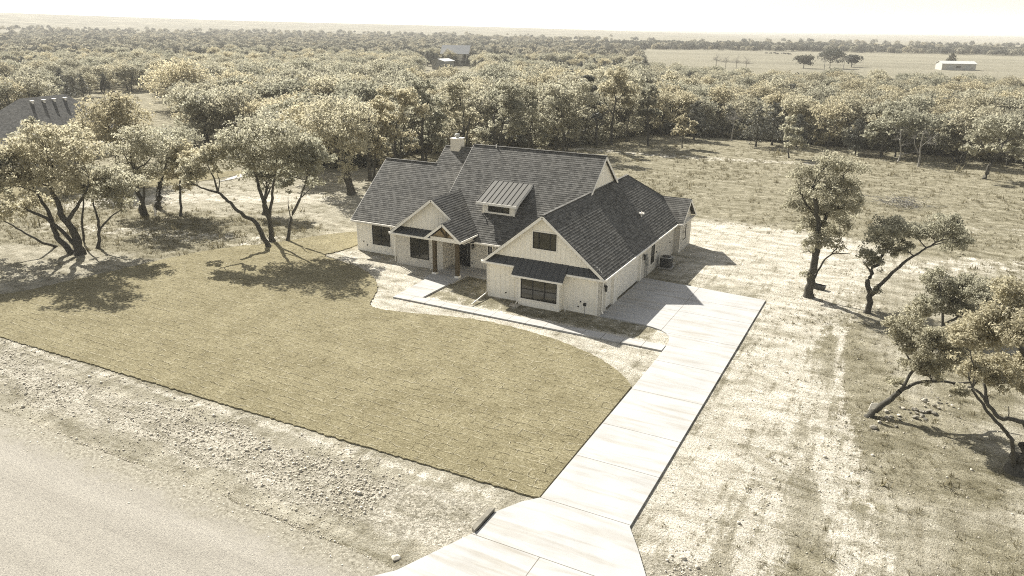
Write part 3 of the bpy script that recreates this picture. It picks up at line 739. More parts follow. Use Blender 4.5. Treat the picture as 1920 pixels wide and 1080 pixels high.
# ---- metal pent roofs
mb = MB()
def seam_roof(pts, along, step, hgt=.035, w=.025, edge0=0.0):
    """pts: eave-left, eave-right, top-right, top-left"""
    roofp(mb, pts)
    a, b, c, d = [np.array(p, float) for p in pts]
    n = max(1, int(round(np.linalg.norm(b - a) / step)))
    for k in range(n + 1):
        t = k / n; mb.bar(a + (b - a) * t + np.array([0, 0, .012]), d + (c - d) * t + np.array([0, 0, .012]), w, hgt)
PP = 0.98
seam_roof([(-9.6, -.38, 2.95), (-6.78, -.38, 2.95), (-6.78, 0.02, 3.46), (-9.08, .02, 3.46)], None, .46)
seam_roof([(-2.62, -.38, 2.95), (.25, -.38, 2.95), (-.3, .02, 3.46), (-2.62, 0.02, 3.46)], None, .46)
seam_roof([(-6.78, -1.0, 2.42), (-2.62, -1.0, 2.42), (-2.62, .02, 3.475), (-6.78, .02, 3.475)], None, .46)
hp(mb, 'metal_roof', 'darkmetal', label='charcoal standing seam roof over the bay window')
mb = MB()
seam_roof([(-20.75, 3.1, 2.96), (-16.1, 3.1, 2.96), (-16.1, 3.62, 3.46), (-20.2, 3.62, 3.46)], None, .46)
hp(mb, 'metal_roof', 'darkmetal', label='charcoal metal strip roof over the front window')

# ---- dormer
dw = MB()
dw.prism([(-13.27, 6.2, 4.6), (-10.27, 6.2, 4.6), (-10.27, 6.2, 5.85), (-13.27, 6.2, 5.85)][::-1], (0, .12, 0))
for x in (-13.27, -10.39): dw.prism([(x, 6.32, mz(6.32) - .1), (x, 6.32, 5.85), (x, 9.7, 7.3)], (.12, 0, 0))
for x in (-13.3, -10.36): dw.box(x, x + .12, 6.17, 6.2, 4.66, 5.82)
dw.box(-13.3, -10.24, 6.165, 6.2, 4.62, 4.74)
dormer = hp(dw, 'dormer', 'siding', label='shed dormer on the middle roof')
mb = MB()
q = [(-13.7, 5.78, 5.86), (-9.88, 5.78, 5.86), (-9.88, 9.95, 7.62), (-13.7, 9.95, 7.62)]
seam_roof(q, None, .47, .06, .035)
hp(mb, 'metal_roof', 'lightmetal', parent=dormer)
mb = MB(); mb.bar((-13.72, 5.76, 5.78), (-9.86, 5.76, 5.78), .05, .2)
for x in (-13.72, -9.86): mb.bar((x, 5.78, 5.78), (x, 9.9, 7.52), .04, .16)
mb.bar((-13.72, 9.98, 7.66), (-9.86, 9.98, 7.66), .16, .05)
hp(mb, 'fascia', 'trim', parent=dormer)

# ---- windows: frame mesh with pane and casing as its pieces
def window(ax, c0, c1, z0, z1, face, out, cols, rows, parent=None, casing=.1, fr=.06):
    """window on a wall; ax='x' spans x on plane y=face, 'y' spans y on plane x=face; out=+1/-1 outward"""
    def bx(m, a, b, d0, d1, zz0, zz1):
        d0, d1 = face + out * d0, face + out * d1
        d0, d1 = min(d0, d1), max(d0, d1)
        if ax == 'x': m.box(a, b, d0, d1, zz0, zz1)
        else: m.box(d0, d1, a, b, zz0, zz1)
    m = MB()
    bx(m, c0, c0 + fr, 0, .05, z0, z1); bx(m, c1 - fr, c1, 0, .05, z0, z1); bx(m, c0 + fr, c1 - fr, 0, .05, z1 - fr, z1); bx(m, c0 + fr, c1 - fr, 0, .05, z0, z0 + fr)
    cw = (c1 - c0)
    xs_ = [c0 + cw * k for k in cols]
    for x in xs_: bx(m, x - .045, x + .045, 0, .046, z0 + fr, z1 - fr)
    segs = [c0 + fr] + [v for x in xs_ for v in (x - .045, x + .045)] + [c1 - fr]
    for r in rows:
        for s in range(0, len(segs), 2): bx(m, segs[s], segs[s + 1], 0, .042, z0 + (z1 - z0) * r - .025, z0 + (z1 - z0) * r + .025)
    f = hp(m, 'window', 'black', parent=parent)
    if parent is not None: pp = parent
    else: pp = f
    g_ = MB(); bx(g_, c0 + .02, c1 - .02, .004, .014, z0 + .02, z1 - .02)
    hp(g_, 'pane', 'glass', parent=pp)
    if casing:
        k = MB(); s = casing
        bx(k, c0 - s, c0 - .002, 0, .035, z0 - s, z1 + s); bx(k, c1 + .002, c1 + s, 0, .035, z0 - s, z1 + s)
        bx(k, c0 - .002, c1 + .002, 0, .035, z1 + .002, z1 + s); bx(k, c0 - .002, c1 + .002, 0, .035, z0 - s, z0 - .002)
        hp(k, 'window_casing', 'trim', parent=pp)
    return f
window('x', -6.13, -3.18, .58, 2.14, -.68, -1, (1 / 3, 2 / 3), (.5,))
window('x', -5.53, -3.63, 4.38, 5.65, .02, -1, (.26, .74), ())
window('x', -24.45, -22.45, .78, 2.62, 5.3, -1, (.5,), (.5,))
window('x', -19.08, -17.18, .74, 2.62, 3.61, -1, (.5,), (.5,), casing=0)
window('x', -12.34, -11.96, .9, 2.5, 5.4, -1, (), ()); window('x', -11.5, -10.0, .9, 2.5, 5.4, -1, (.2, .8), ())
window('y', 11.75, 12.7, .75, 2.5, 0, 1, (), (.5,), casing=.06)
window('y', 20.05, 21.0, .95, 2.4, .5, 1, (), (.5,), casing=.06)
window('x', -12.75, -10.73, 5.06, 5.66, 6.2, -1, (1 / 3, 2 / 3), (), parent=dormer)
# front door
mb = MB(); mb.box(-15.12, -14.18, 5.34, 5.4, .16, 2.5)
d = hp(mb, 'front_door', 'door')
mb = MB(); mb.box(-15.2, -15.12, 5.33, 5.4, .14, 2.56); mb.box(-14.18, -14.1, 5.33, 5.4, .14, 2.56); mb.box(-15.12, -14.18, 5.33, 5.4, 2.5, 2.56); hp(mb, 'door_frame', 'black', parent=d)
mb = MB(); mb.tube([(-14.3, 5.3, .9), (-14.3, 5.27, 1.0), (-14.3, 5.27, 1.6), (-14.3, 5.3, 1.7)], .016, 6); hp(mb, 'handle', 'steel', parent=d)
# porch
mb = MB(); mb.prism([(x, y, -.02) for x, y in [(-15.95, .95), (-13.2, .95), (-13.2, 3.45), (-9.32, 3.45), (-9.32, 5.4), (-15.74, 5.4), (-15.74, 3.6), (-15.95, 3.6)]], (0, 0, .15))
po = mb.build('porch_floor', walkm, house)
for x in (-15.72, -13.52):
    mb = MB(); mb.box(x - .14, x + .14, 2.16, 2.44, .28, 3.1); c = hp(mb, 'porch_post', 'post')
    mb = MB(); mb.box(x - .2, x + .2, 2.1, 2.5, .12, .28); hp(mb, 'post_base', 'trim', parent=c)
mb = MB(); mb.box(-16.0, -13.1, 2.12, 2.48, 3.08, 3.42); mb.box(-13.1, -12.98, 2.2, 5.2, 3.1, 3.4); mb.box(-16.0, -15.86, 2.48, 3.6, 3.1, 3.4)
hp(mb, 'porch_beam', 'trim')
mb = MB(); A = 4.60
mb.prism([(-15.9, 2.26, 3.42), (-13.1, 2.26, 3.42), (-14.5, 2.26, A - .08)][::-1], (0, .06, 0)); hp(mb, 'pediment', 'warmwood')
mb = MB()
for x in (-15.1, -14.5, -13.9): mb.bar((-14.5, 2.2, 3.44), (x if x != -14.5 else -14.5, 2.2, 3.44 + (1.05 if x == -14.5 else .72)), .09, .09, (0, 1, 0))
hp(mb, 'pediment_strut', 'post')
# chimney
mb = MB(); mb.box(-20.05, -19.1, 12.0, 12.95, 8.5, 9.95)
ch = hp(mb, 'chimney', 'stucco', label='pale square chimney on the stepped roof')
mb = MB(); mb.box(-20.1, -19.05, 11.95, 13.0, 9.95, 10.01); hp(mb, 'chimney_cap', 'trim', parent=ch)
mb = MB(); mb.lathe((-19.58, 12.48, 10.01), [(.16, 0), (.16, .14), (.25, .16), (.25, .34), (.22, .37), (.05, .4)], 16); hp(mb, 'flue', 'steel', parent=ch, smooth=False)
# wall lanterns
for p in ((0.0, .55, 1.75), (0.0, 9.55, 1.75), (-13.75, 5.38, 1.8)):
    mb = MB(); x, y, z = p
    dx, dy = (1, 0) if y != 5.38 else (0, -1)
    cx_, cy_ = x + dx * .17, y + dy * .17
    mb.bar((x, y, z + .48), (cx_, cy_, z + .48), .03, .03); mb.bar((x + dx * .01, y + dy * .01, z + .2), (x + dx * .01, y + dy * .01, z + .52), .1, .02, (dx, dy, 0))
    mb.lathe((cx_, cy_, z), [(.05, 0), (.10, .02), (.10, .05)], 8); mb.lathe((cx_, cy_, z + .36), [(.14, 0), (.05, .1), (.02, .16)], 8)
    for q in range(4):
        an = q * math.pi / 2 + .78; mb.bar((cx_ + .09 * math.cos(an), cy_ + .09 * math.sin(an), z + .04), (cx_ + .09 * math.cos(an), cy_ + .09 * math.sin(an), z + .37), .015, .015, (1, 0, 0))
    ln = hp(mb, 'wall_lantern', 'metal_dark')
    mb = MB(); mb.lathe((cx_, cy_, z + .05), [(.075, 0), (.075, .3)], 8); hp(mb, 'glass', 'glass', parent=ln)
# downspouts
def downspout(pts):
    mb = MB(); mb.tube(pts, .045, 6); hp(mb, 'downspout', 'trim')
downspout([(.30, .12, 2.78), (.08, .12, 2.55), (.08, .12, .35), (.22, .05, .18)])
downspout([(-9.45, -.34, 2.8), (-9.36, -.08, 2.55), (-9.36, -.08, .35), (-9.3, -.6, .3), (-9.26, -2.7, .12)])
downspout([(-6.55, -1.0, 2.3), (-6.4, -.74, 2.05), (-6.4, -.74, .25), (-6.4, -1.0, .16)])
downspout([(.6, 18.5, 2.8), (.55, 18.88, 2.5), (.55, 18.88, .3), (.6, 18.6, .18)])
downspout([(-20.7, 3.25, 2.8), (-20.68, 3.5, 2.5), (-20.68, 3.5, .2)])
downspout([(-13.4, 5.9, mz(5.9) + .5), (-13.33, 6.1, mz(6.1) + .25), (-13.33, 6.1, mz(6.1) + .05)])
# meter, conduits, vents
mb = MB(); mb.box(0, .14, 10.15, 10.5, 1.3, 2.0); mb.box(0, .1, 10.62, 10.95, .9, 1.6); mb.lathe((.2, 10.32, 1.55), [(.1, 0), (.1, .22)], 10)
mtr = hp(mb, 'meter_box', 'steel')
mb = MB(); mb.tube([(.06, 10.25, -.1), (.06, 10.25, 1.3)], .035, 6); mb.tube([(.06, 10.78, -.1), (.06, 10.78, .9)], .03, 6); hp(mb, 'conduit', 'steel', parent=mtr)
for x, y, z in ((-7.75, -.0, .5), (-1.72, -.0, .45), (-1.55, -.0, .85), (-25.1, 5.3, .6), (-25.5, 5.3, .9), (-13.9, 5.4, .5)):
    mb = MB(); mb.tube([(x, y, z), (x, y - .06, z)], .055, 8); hp(mb, 'wall_vent', 'metal_dark')
for y, z in ((17.5, 1.35), (13.3, 1.5)):
    mb = MB(); mb.tube([(0, y, z), (.06, y, z)], .07, 8); hp(mb, 'wall_vent', 'metal_dark')
mb = MB(); mb.tube([(-3.3, 11.6, 5.9), (-3.3, 11.6, 6.45)], .05, 8); hp(mb, 'vent_pipe', 'darkmetal')
mb = MB(); mb.tube([(-1.5, 13.2, 4.4), (-1.5, 13.2, 4.9)], .06, 8); mb.box(-1.7, -1.3, 13.05, 13.4, 4.7, 4.8); hp(mb, 'vent_pipe', 'trim')
mb = MB(); mb.tube([(-15.0, 11.7, 9.5), (-15.0, 11.7, 9.82)], .05, 8); hp(mb, 'vent_pipe', 'trim')

# ---- things round the house
ac = thing('air_conditioner', 'dark round-cornered air conditioner unit standing by the side wall', 'air conditioner', (.78, 14.0, 0))
mb = MB(); c0 = (.78, 14.0, 0)
def rsq(r, n=24, e=4): return [(r * math.copysign(abs(math.cos(2 * math.pi * k / n)) ** (2 / e), math.cos(2 * math.pi * k / n)), r * math.copysign(abs(math.sin(2 * math.pi * k / n)) ** (2 / e), math.sin(2 * math.pi * k / n))) for k in range(n)]
mb.prism([(c0[0] + x, c0[1] + y, .1) for x, y in rsq(.5)], (0, 0, .85))
for k in range(9): mb.prism([(c0[0] + x, c0[1] + y, .16 + k * .09) for x, y in rsq(.515)], (0, 0, .022))
mb.build('casing', MT['acgrey'], ac)
mb = MB(); mb.prism([(c0[0] + x, c0[1] + y, .95) for x, y in rsq(.53)], (0, 0, .05)); mb.build('top_rim', MT['steel'], ac)
mb = MB(); mb.lathe((c0[0], c0[1], 1.0), [(.40, 0.002), (.38, .03), (.1, .06), (.02, .065)], 20); mb.build('fan_guard', MT['metal_dark'], ac)
mb = MB(); mb.box(.2, 1.36, 13.42, 14.58, 0, .1); mb.build('pad', walkm, ac)
ub = thing('utility_stake', 'thin stake with a small dark box in the bed before the garage gable', 'utility stake', (-1.0, -.55, 0))
mb = MB(); mb.tube([(-1.0, -.55, -.05), (-1.0, -.55, .8)], .022, 6); mb.build('stake', MT['steel'], ub)
mb = MB(); mb.box(-1.1, -.9, -.62, -.48, .78, 1.0); mb.build('box', MT['metal_dark'], ub)
mb = MB(); mb.tube([(-2.62, -.35, -.05), (-2.62, -.35, .38)], .04, 8); mb.lathe((-2.62, -.35, .36), [(.055, 0), (.055, .06)], 8)
tag(mb.build('cleanout_pipe', MT['trim']), 'short white pipe stub in the soil right of the bay', 'pipe')
mb = MB(); mb.prism([(-6.75, -1.35, .0), (-6.1, -1.35, 0), (-6.1, -.85, 0), (-6.75, -.85, 0)], (0, 0, .07)); mb.box(-6.75, -6.68, -1.35, -.85, .07, .13); mb.box(-6.17, -6.1, -1.35, -.85, .07, .13)
tag(mb.build('splash_block', MT['rock']), 'pale splash block under the bay downspout', 'splash block')
# culvert headwall at the driveway mouth
hw = MB(); hw.prism([(4.36, -25.95, -.1), (4.56, -26.1, -.1), (4.56, -24.35, -.1), (4.36, -24.5, -.1)], (0, 0, .30))
tag(hw.build('culvert_headwall', MT['rockdark']), 'short raised concrete kerb block at the left of the driveway mouth', 'kerb block')

# ------------------------------------------------------------------ trees
cam_h = np.array([-math.sin(YAW), math.cos(YAW), 0.0])
RX, UX, FX = np.array(r2), np.array(u2), np.array(fwd)
def ray(u, v): return FX + RX * (u - 960) / F_PX - UX * (v - 540) / F_PX
def ground_at(u, v):
    d = ray(u, v); return CAM + d * (-CAM[2] / d[2])
def at_depth(u, v, dep):
    d = ray(u, v); return CAM + d * (dep / (d @ cam_h))
def polar(x, y):
    dx, dy = x - CAM[0], y - CAM[1]
    return np.arctan2(dx * math.cos(YAW) + dy * math.sin(YAW), -dx * math.sin(YAW) + dy * math.cos(YAW)), np.hypot(dx, dy)

class Tubes:
    def __init__(s): s.V = []; s.F = []; s.n = 0
    def add(s, P, R, n=6):
        P = np.asarray(P, float); R = np.asarray(R, float); m = len(P)
        D = np.gradient(P, axis=0); D /= np.linalg.norm(D, axis=1, keepdims=True) + 1e-9
        ref = np.where(np.abs(D[:, 2:3]) < .92, np.array([[0, 0, 1.]]), np.array([[1., 0, 0]]))
        A = np.cross(D, ref); A /= np.linalg.norm(A, axis=1, keepdims=True) + 1e-9; B = np.cross(D, A)
        an = np.linspace(0, 2 * np.pi, n, endpoint=False)
        Q = P[:, None] + R[:, None, None] * (np.cos(an)[None, :, None] * A[:, None] + np.sin(an)[None, :, None] * B[:, None])
        s.V.append(Q.reshape(-1, 3)); I = s.n + np.arange(m * n).reshape(m, n); J = np.roll(I, -1, 1)
        s.F.append(np.stack([I[:-1], J[:-1], J[1:], I[1:]], -1).reshape(-1, 4)); s.n += m * n
    def get(s): return np.concatenate(s.V), np.concatenate(s.F)
def curve(p, q, r, k=6, sag=0.0, kink=0.08):
    p, q = np.asarray(p, float), np.asarray(q, float); l = np.linalg.norm(q - p)
    t = np.linspace(0, 1, k)[:, None]
    mid = (p + q) / 2 + r.normal(0, kink * l, 3) + np.array([0, 0, sag * l])
    P = (1 - t) ** 2 * p + 2 * t * (1 - t) * mid + t ** 2 * q
    P[1:-1] += r.normal(0, kink * .35 * l / k * 2, (k - 2, 3))
    return P
def leaf_quads(C, size, r, aspect=.62):
    n = len(C)
    nr = r.normal(0, 1, (n, 3)); nr[:, 2] += .55; nr /= np.linalg.norm(nr, axis=1, keepdims=True)
    t = np.cross(nr, r.normal(0, 1, (n, 3))); t /= np.linalg.norm(t, axis=1, keepdims=True) + 1e-9
    b = np.cross(nr, t); s = (size * r.uniform(.6, 1.35, n))[:, None]
    fold = nr * s * .25
    V = np.stack([C + t * s, C + b * s * aspect + fold, C - t * s, C - b * s * aspect + fold], 1).reshape(-1, 3)
    return V, np.arange(n * 4).reshape(-1, 4)
def grow(stems, blobs, n_leaf, leaf, seed, twig=8, bare=False, tone0=.5, cl_r=.34):
    """stems: list of (points, r0, r1); blobs: list of (x,y,z,r). Returns wood (V,F) and crown (V,F,tone)"""
    r = np.random.default_rng(seed); T = Tubes(); nodes = []
    for P, ra, rb in stems:
        P = np.asarray(P, float)
        if len(P) > 1:
            t = np.linspace(0, len(P) - 1, (len(P) - 1) * 4 + 1); Q = np.stack([np.interp(t, np.arange(len(P)), P[:, k]) for k in range(3)], 1)
            for _ in range(2): Q[1:-1] = .5 * Q[1:-1] + .25 * (Q[:-2] + Q[2:])
            Q[1:-1] += r.normal(0, ra * .22, (len(Q) - 2, 3))
            R = np.linspace(ra, rb, len(Q)); R[0] *= 1.45 if P[0][2] < .3 else 1
            T.add(Q, R, 8); nodes += [(q, rr) for q, rr in zip(Q, R)]
    NP = np.array([q for q, _ in nodes]); NR = np.array([q for _, q in nodes])
    C = []; tone = []
    tot = sum(b[3] ** 2 for b in blobs) + 1e-9
    for bx, by, bz, br in blobs:
        c = np.array([bx, by, bz]); 
        low = NP[:, 2] < bz + br * .4
        d = np.linalg.norm(NP - c, axis=1) + np.where(low, 0, 50) + np.where(NP[:, 2] < .35 * max(NP[:, 2].max(), .1), 3, 0)
        i = int(np.argmin(d)); P = curve(NP[i], c, r, 7, .05, .12)
        r0 = min(NR[i] * .75, .035 + .03 * br); T.add(P, np.linspace(r0, r0 * .3, 7), 6)
        ends = []
        for k in range(twig):
            st = P[r.integers(2, 7)]; dv = r.normal(0, 1, 3); dv[2] = abs(dv[2]) * .7 - .15; dv /= np.linalg.norm(dv)
            e = c + dv * br * r.uniform(.6, 1.0); Q = curve(st, e, r, 5, .02, .14); T.add(Q, np.linspace(r0 * .42, .008, 5), 4); ends.append(e)
            if bare:
                for _ in range(5):
                    s2 = Q[r.integers(1, 4)]; e2 = s2 + r.normal(0, 1, 3) * br * .4 + np.array([0, 0, br * .15]); T.add(curve(s2, e2, r, 4, 0, .15), np.linspace(r0 * .2, .006, 4), 3)
        if bare: continue
        ncl = max(10, int(24 * br ** 1.3)); nl = int(n_leaf * br ** 2 / tot)
        dv = r.normal(0, 1, (ncl, 3)); dv[:, 2] = np.where(r.random(ncl) < .72, np.abs(dv[:, 2]), dv[:, 2]); dv /= np.linalg.norm(dv, axis=1, keepdims=True)
        cc = c + dv * br * 1.12 * (r.uniform(.1, 1, (ncl, 1)) ** .6) * np.array([1, 1, .8])
        cc[:min(len(ends), ncl)] = np.array(ends)[:min(len(ends), ncl)]
        ct = np.clip(tone0 + r.normal(0, .19, ncl), 0, 1); wgt = r.uniform(.25, 1.75, ncl) ** 1.3; wgt /= wgt.sum()
        pick = r.choice(ncl, nl, p=wgt)
        g = r.normal(0, 1, (nl, 3)); g /= np.linalg.norm(g, axis=1, keepdims=True); g *= r.random((nl, 1)) ** .45
        C.append(cc[pick] + g * (cl_r * .62 * br + .14) * np.array([1, 1, .68])); tone.append(ct[pick] + r.normal(0, .12, nl))
    wood = T.get()
    if bare or not C: return wood, None
    C = np.concatenate(C); tone = np.clip(np.concatenate(tone), 0, 1)
    k = C[:, 2] > .15; C, tone = C[k], tone[k]
    k = r.random(len(C)) < .72
    C, tone = C[k], tone[k]
    Vl, Fl = leaf_quads(C, leaf * .82, r)
    return wood, (Vl, Fl, np.repeat(tone, 4))
def tree_obj(name, label, cat, loc, data, leafmat='oakleaf', bark='bark', group=None, rz=0):
    t = thing(name, label, cat, loc, rz, group)
    (wv, wf), cr = data
    o = bpy.data.objects.new('trunk', np_mesh('trunk', wv, wf, MT[bark], True)); COL.objects.link(o); o.parent = t
    if cr is not None:
        o = bpy.data.objects.new('crown', np_mesh('crown', cr[0], cr[1], MT[leafmat], False, cr[2])); COL.objects.link(o); o.parent = t
    return t
GL = 'oaks on the left of the lawn'; GR = 'oaks on the right of the driveway'
def px_tree(name, label, base, stems, blobs, n_leaf, leaf, seed, leafmat='oakleaf', bark='bark', cat='tree', group=None, bare=False, dz=0.55, tone0=.5, twig=9, cl_r=.34):
    """a tree read off the photograph: base on the ground, limbs and leaf masses at that tree's own distance, spread in depth"""
    r = np.random.default_rng(seed + 900)
    gs, gn = {GL: (1.2, 1.6), GR: (1.3, 2.2)}.get(group, (1.0, 1.15)); n_leaf = int(n_leaf * gn)
    tone0 += {GL: .25, GR: .2}.get(group, 0) if tone0 > .25 else 0
    if label.startswith(('strongly', 'nearest', 'pale-stemmed')): gs = 1.18
    B = ground_at(*base); dep = (B - CAM) @ cam_h; m_px = dep / F_PX
    st = []
    for pts, ra, rb in stems:
        off = 0.0; Q = []
        for k, p in enumerate(pts):
            if k == 0 and p[0] == base[0] and p[1] == base[1]: q = B.copy()
            elif k == 0 and len(p) == 3: q = ground_at(p[0], p[1])
            else:
                q = at_depth(p[0], p[1], dep + off)
            Q.append(q - B); off += r.normal(0, .25)
        Q[0][2] -= .15 if Q[0][2] < .3 else 0
        st.append((Q, ra, rb))
    bl = []
    for u, v, rp in blobs:
        rad = rp * m_px * gs; p = at_depth(u, v, dep + r.uniform(-1, 1) * rad * dz * 2.2) - B
        p[2] = max(p[2], rad * .5 + .5); bl.append((*p, rad))
    return tree_obj(name, label, cat, tuple(B), grow(st, bl, n_leaf, leaf, seed, twig, bare, tone0, cl_r), leafmat, bark, group)

px_tree('live_oak', 'big spreading multi-trunk oak left of the lawn, its shadow lying on the sod', (150, 476),
        [([(150, 476), (143, 445), (126, 415), (108, 385), (95, 350)], .42, .16), ([(140, 474, 0), (112, 452), (98, 425), (92, 395), (70, 365)], .3, .12), ([(150, 476), (126, 440), (85, 408), (45, 390)], .22, .1), ([(107, 461, 0), (72, 452), (40, 432), (8, 415)], .13, .05), ([(126, 415), (150, 380), (165, 350)], .2, .08)],
        [(40, 300, 42), (95, 285, 46), (60, 340, 40), (150, 300, 42), (15, 345, 40), (118, 340, 40), (25, 395, 26), (165, 345, 30), (75, 265, 32), (130, 262, 30), (-15, 300, 40), (70, 385, 24), (8, 405, 16), (-25, 370, 34)], 15000, .16, 11, group=GL)
px_tree('live_oak', 'oak at the left edge whose crown is cut by the picture border', (-70, 490),
        [([(-70, 490), (-66, 450), (-60, 410), (-50, 370)], .36, .15)], [(-60, 330, 46), (-20, 350, 34), (-100, 340, 46), (-60, 280, 36), (-15, 310, 26), (-120, 380, 36), (-35, 390, 26)], 9000, .17, 10, group=GL)
px_tree('live_oak', 'small forked oak just right of the big multi-trunk oak at the left', (183, 465),
        [([(183, 465), (187, 430), (180, 398)], .17, .09), ([(187, 430), (205, 408), (228, 392)], .1, .04), ([(180, 398), (172, 375), (188, 350)], .09, .04)],
        [(200, 372, 32), (228, 348, 32), (182, 345, 28), (235, 382, 18), (210, 330, 24)], 5500, .14, 12, group=GL)
px_tree('live_oak', 'thin bent stem with a small crown behind the forked oak at the left', (159, 457),
        [([(159, 457), (153, 425), (155, 392), (158, 360)], .12, .06)], [(158, 348, 24), (170, 330, 22), (148, 335, 20)], 2400, .14, 13, group=GL)
px_tree('live_oak', 'thick-trunked oak with a tall pale crown left of the path', (270, 405),
        [([(270, 405), (264, 380), (257, 352), (252, 320)], .32, .14), ([(276, 404, 0), (268, 385), (270, 350)], .22, .1)],
        [(255, 300, 36), (285, 285, 36), (240, 328, 28), (272, 332, 26), (252, 262, 28), (230, 285, 26)], 7000, .15, 14, group=GL)
px_tree('live_oak', 'flared-trunk oak between the thick-trunked oak and the thin one, left of the path', (297, 390),
        [([(297, 390), (296, 368), (300, 345), (312, 310)], .4, .14), ([(291, 405, 0), (290, 385), (296, 350)], .14, .07)],
        [(312, 285, 38), (338, 305, 28), (300, 322, 26), (330, 262, 32), (300, 260, 26)], 7000, .15, 15, group=GL)
px_tree('live_oak', 'thin upright oak with leafy trunk standing left of the leaning tree', (339, 404),
        [([(339, 404), (338, 372), (337, 345), (342, 315)], .15, .07)], [(345, 318, 24), (362, 298, 22), (332, 332, 20), (345, 355, 14), (338, 285, 22)], 4000, .14, 16, group=GL)
px_tree('live_oak', 'leaning bare-stemmed oak bowing left over the grass', (504, 463),
        [([(504, 463), (487, 425), (468, 408), (448, 398), (428, 375), (409, 361)], .24, .12), ([(409, 361), (376, 352), (352, 338)], .11, .04), ([(409, 361), (402, 335), (388, 308)], .11, .04), ([(409, 361), (412, 340), (408, 328)], .06, .03)],
        [(370, 332, 22), (388, 308, 24), (350, 318, 20), (398, 288, 22), (352, 345, 12), (405, 322, 12)], 4200, .14, 17, group=GL)
px_tree('live_oak', 'tall slender double-stemmed oak at the back edge of the sod lawn', (511, 452),
        [([(511, 452), (505, 415), (496, 380), (482, 345), (475, 300)], .25, .1), ([(505, 415), (509, 370), (515, 335), (520, 290)], .16, .07), ([(496, 380), (508, 350)], .1, .06)],
        [(478, 282, 42), (518, 268, 42), (442, 272, 32), (460, 312, 30), (540, 295, 30), (500, 242, 36), (432, 295, 22), (498, 318, 24), (455, 245, 24), (545, 258, 24)], 10500, .14, 18, group=GL)
px_tree('live_oak', 'slim oak curving right beside the house, next to the double-stemmed oak', (539, 452),
        [([(539, 452), (545, 410), (562, 372), (574, 345), (578, 310)], .17, .06), ([(545, 410), (540, 385), (540, 370)], .05, .025), ([(562, 372), (585, 352)], .06, .03)],
        [(575, 318, 26), (560, 298, 30), (594, 300, 24), (588, 346, 13), (545, 330, 22), (580, 275, 24)], 5200, .14, 19, group=GL)
px_tree('live_oak', 'short dark-trunked oak behind the double-stemmed oak', (496, 402),
        [([(496, 402), (496, 378), (500, 355)], .26, .14)], [(500, 335, 24), (520, 318, 22), (482, 325, 22), (530, 345, 18)], 4000, .16, 20, group=GL)
px_tree('live_oak', 'ivy-clad leaning oak rising behind the left end of the house', (657, 365),
        [([(657, 365), (646, 318), (632, 278), (622, 240)], .38, .16), ([(664, 362, 0), (655, 330), (650, 285)], .2, .1)],
        [(640, 250, 40), (608, 268, 32), (664, 280, 32), (620, 218, 38), (660, 222, 36), (650, 318, 16), (600, 230, 28), (645, 340, 10)], 9500, .17, 21, group=GL)
px_tree('live_oak', 'rounded oak behind the far path, left of the ivy-clad oak', (580, 335),
        [([(580, 335), (578, 305), (572, 270)], .3, .14)], [(575, 268, 34), (560, 236, 34), (590, 222, 34), (548, 262, 26), (602, 262, 24)], 6500, .2, 22, group=GL)
px_tree('live_oak', 'large dark dense oak beside the neighbouring roof', (222, 340),
        [([(222, 340), (220, 305), (215, 270)], .4, .2)], [(200, 225, 40), (235, 228, 38), (170, 240, 28), (215, 262, 36), (250, 255, 28), (185, 275, 26), (225, 198, 26)], 9500, .2, 23, tone0=.2, group=GL)
px_tree('live_oak', 'bushy oak in front of the neighbouring roof', (66, 345),
        [([(66, 345), (66, 310), (62, 280)], .3, .14)], [(62, 250, 22), (40, 262, 20), (88, 262, 20), (115, 255, 22), (60, 232, 12), (70, 285, 24)], 5000, .18, 24, group=GL)
px_tree('live_oak', 'round-topped oak with a dark fork, across the clearing at the left', (362, 208),
        [([(362, 208), (360, 190), (350, 165)], .45, .2), ([(360, 190), (378, 170)], .25, .1), ([(352, 195), (322, 192), (310, 168)], .25, .1)],
        [(330, 158, 34), (300, 166, 28), (358, 162, 34), (345, 142, 30), (312, 142, 26), (378, 170, 26)], 7500, .3, 25, group=GL)
px_tree('live_oak', 'open oak standing alone just left of the tall forest, behind the path', (408, 268),
        [([(408, 268), (412, 245), (416, 220)], .3, .14)], [(410, 208, 26), (435, 198, 24), (390, 220, 22), (425, 222, 22), (400, 192, 20)], 5000, .22, 26, group=GL)

px_tree('live_oak', 'tall oak with an airy upright crown to the right of the parking pad', (1516, 556),
        [([(1516, 556), (1521, 525), (1526, 500), (1532, 470), (1536, 430), (1532, 390), (1524, 350)], .36, .12), ([(1523, 528), (1543, 490), (1560, 474), (1594, 476)], .09, .03), ([(1560, 474), (1578, 458), (1590, 468)], .05, .02), ([(1536, 430), (1555, 395), (1575, 355)], .16, .05), ([(1534, 410), (1512, 385), (1500, 362)], .12, .04)],
        [(1535, 330, 26), (1588, 322, 26), (1508, 368, 26), (1570, 362, 28), (1538, 400, 32), (1592, 352, 20), (1492, 392, 18), (1552, 440, 24), (1575, 418, 22), (1506, 330, 22), (1558, 306, 18), (1530, 458, 20), (1566, 462, 12), (1515, 470, 10), (1600, 378, 14), (1520, 425, 20), (1545, 365, 24), (1580, 395, 22), (1512, 515, 8)], 12500, .105, 31, group=GR, tone0=.35, cl_r=.4)
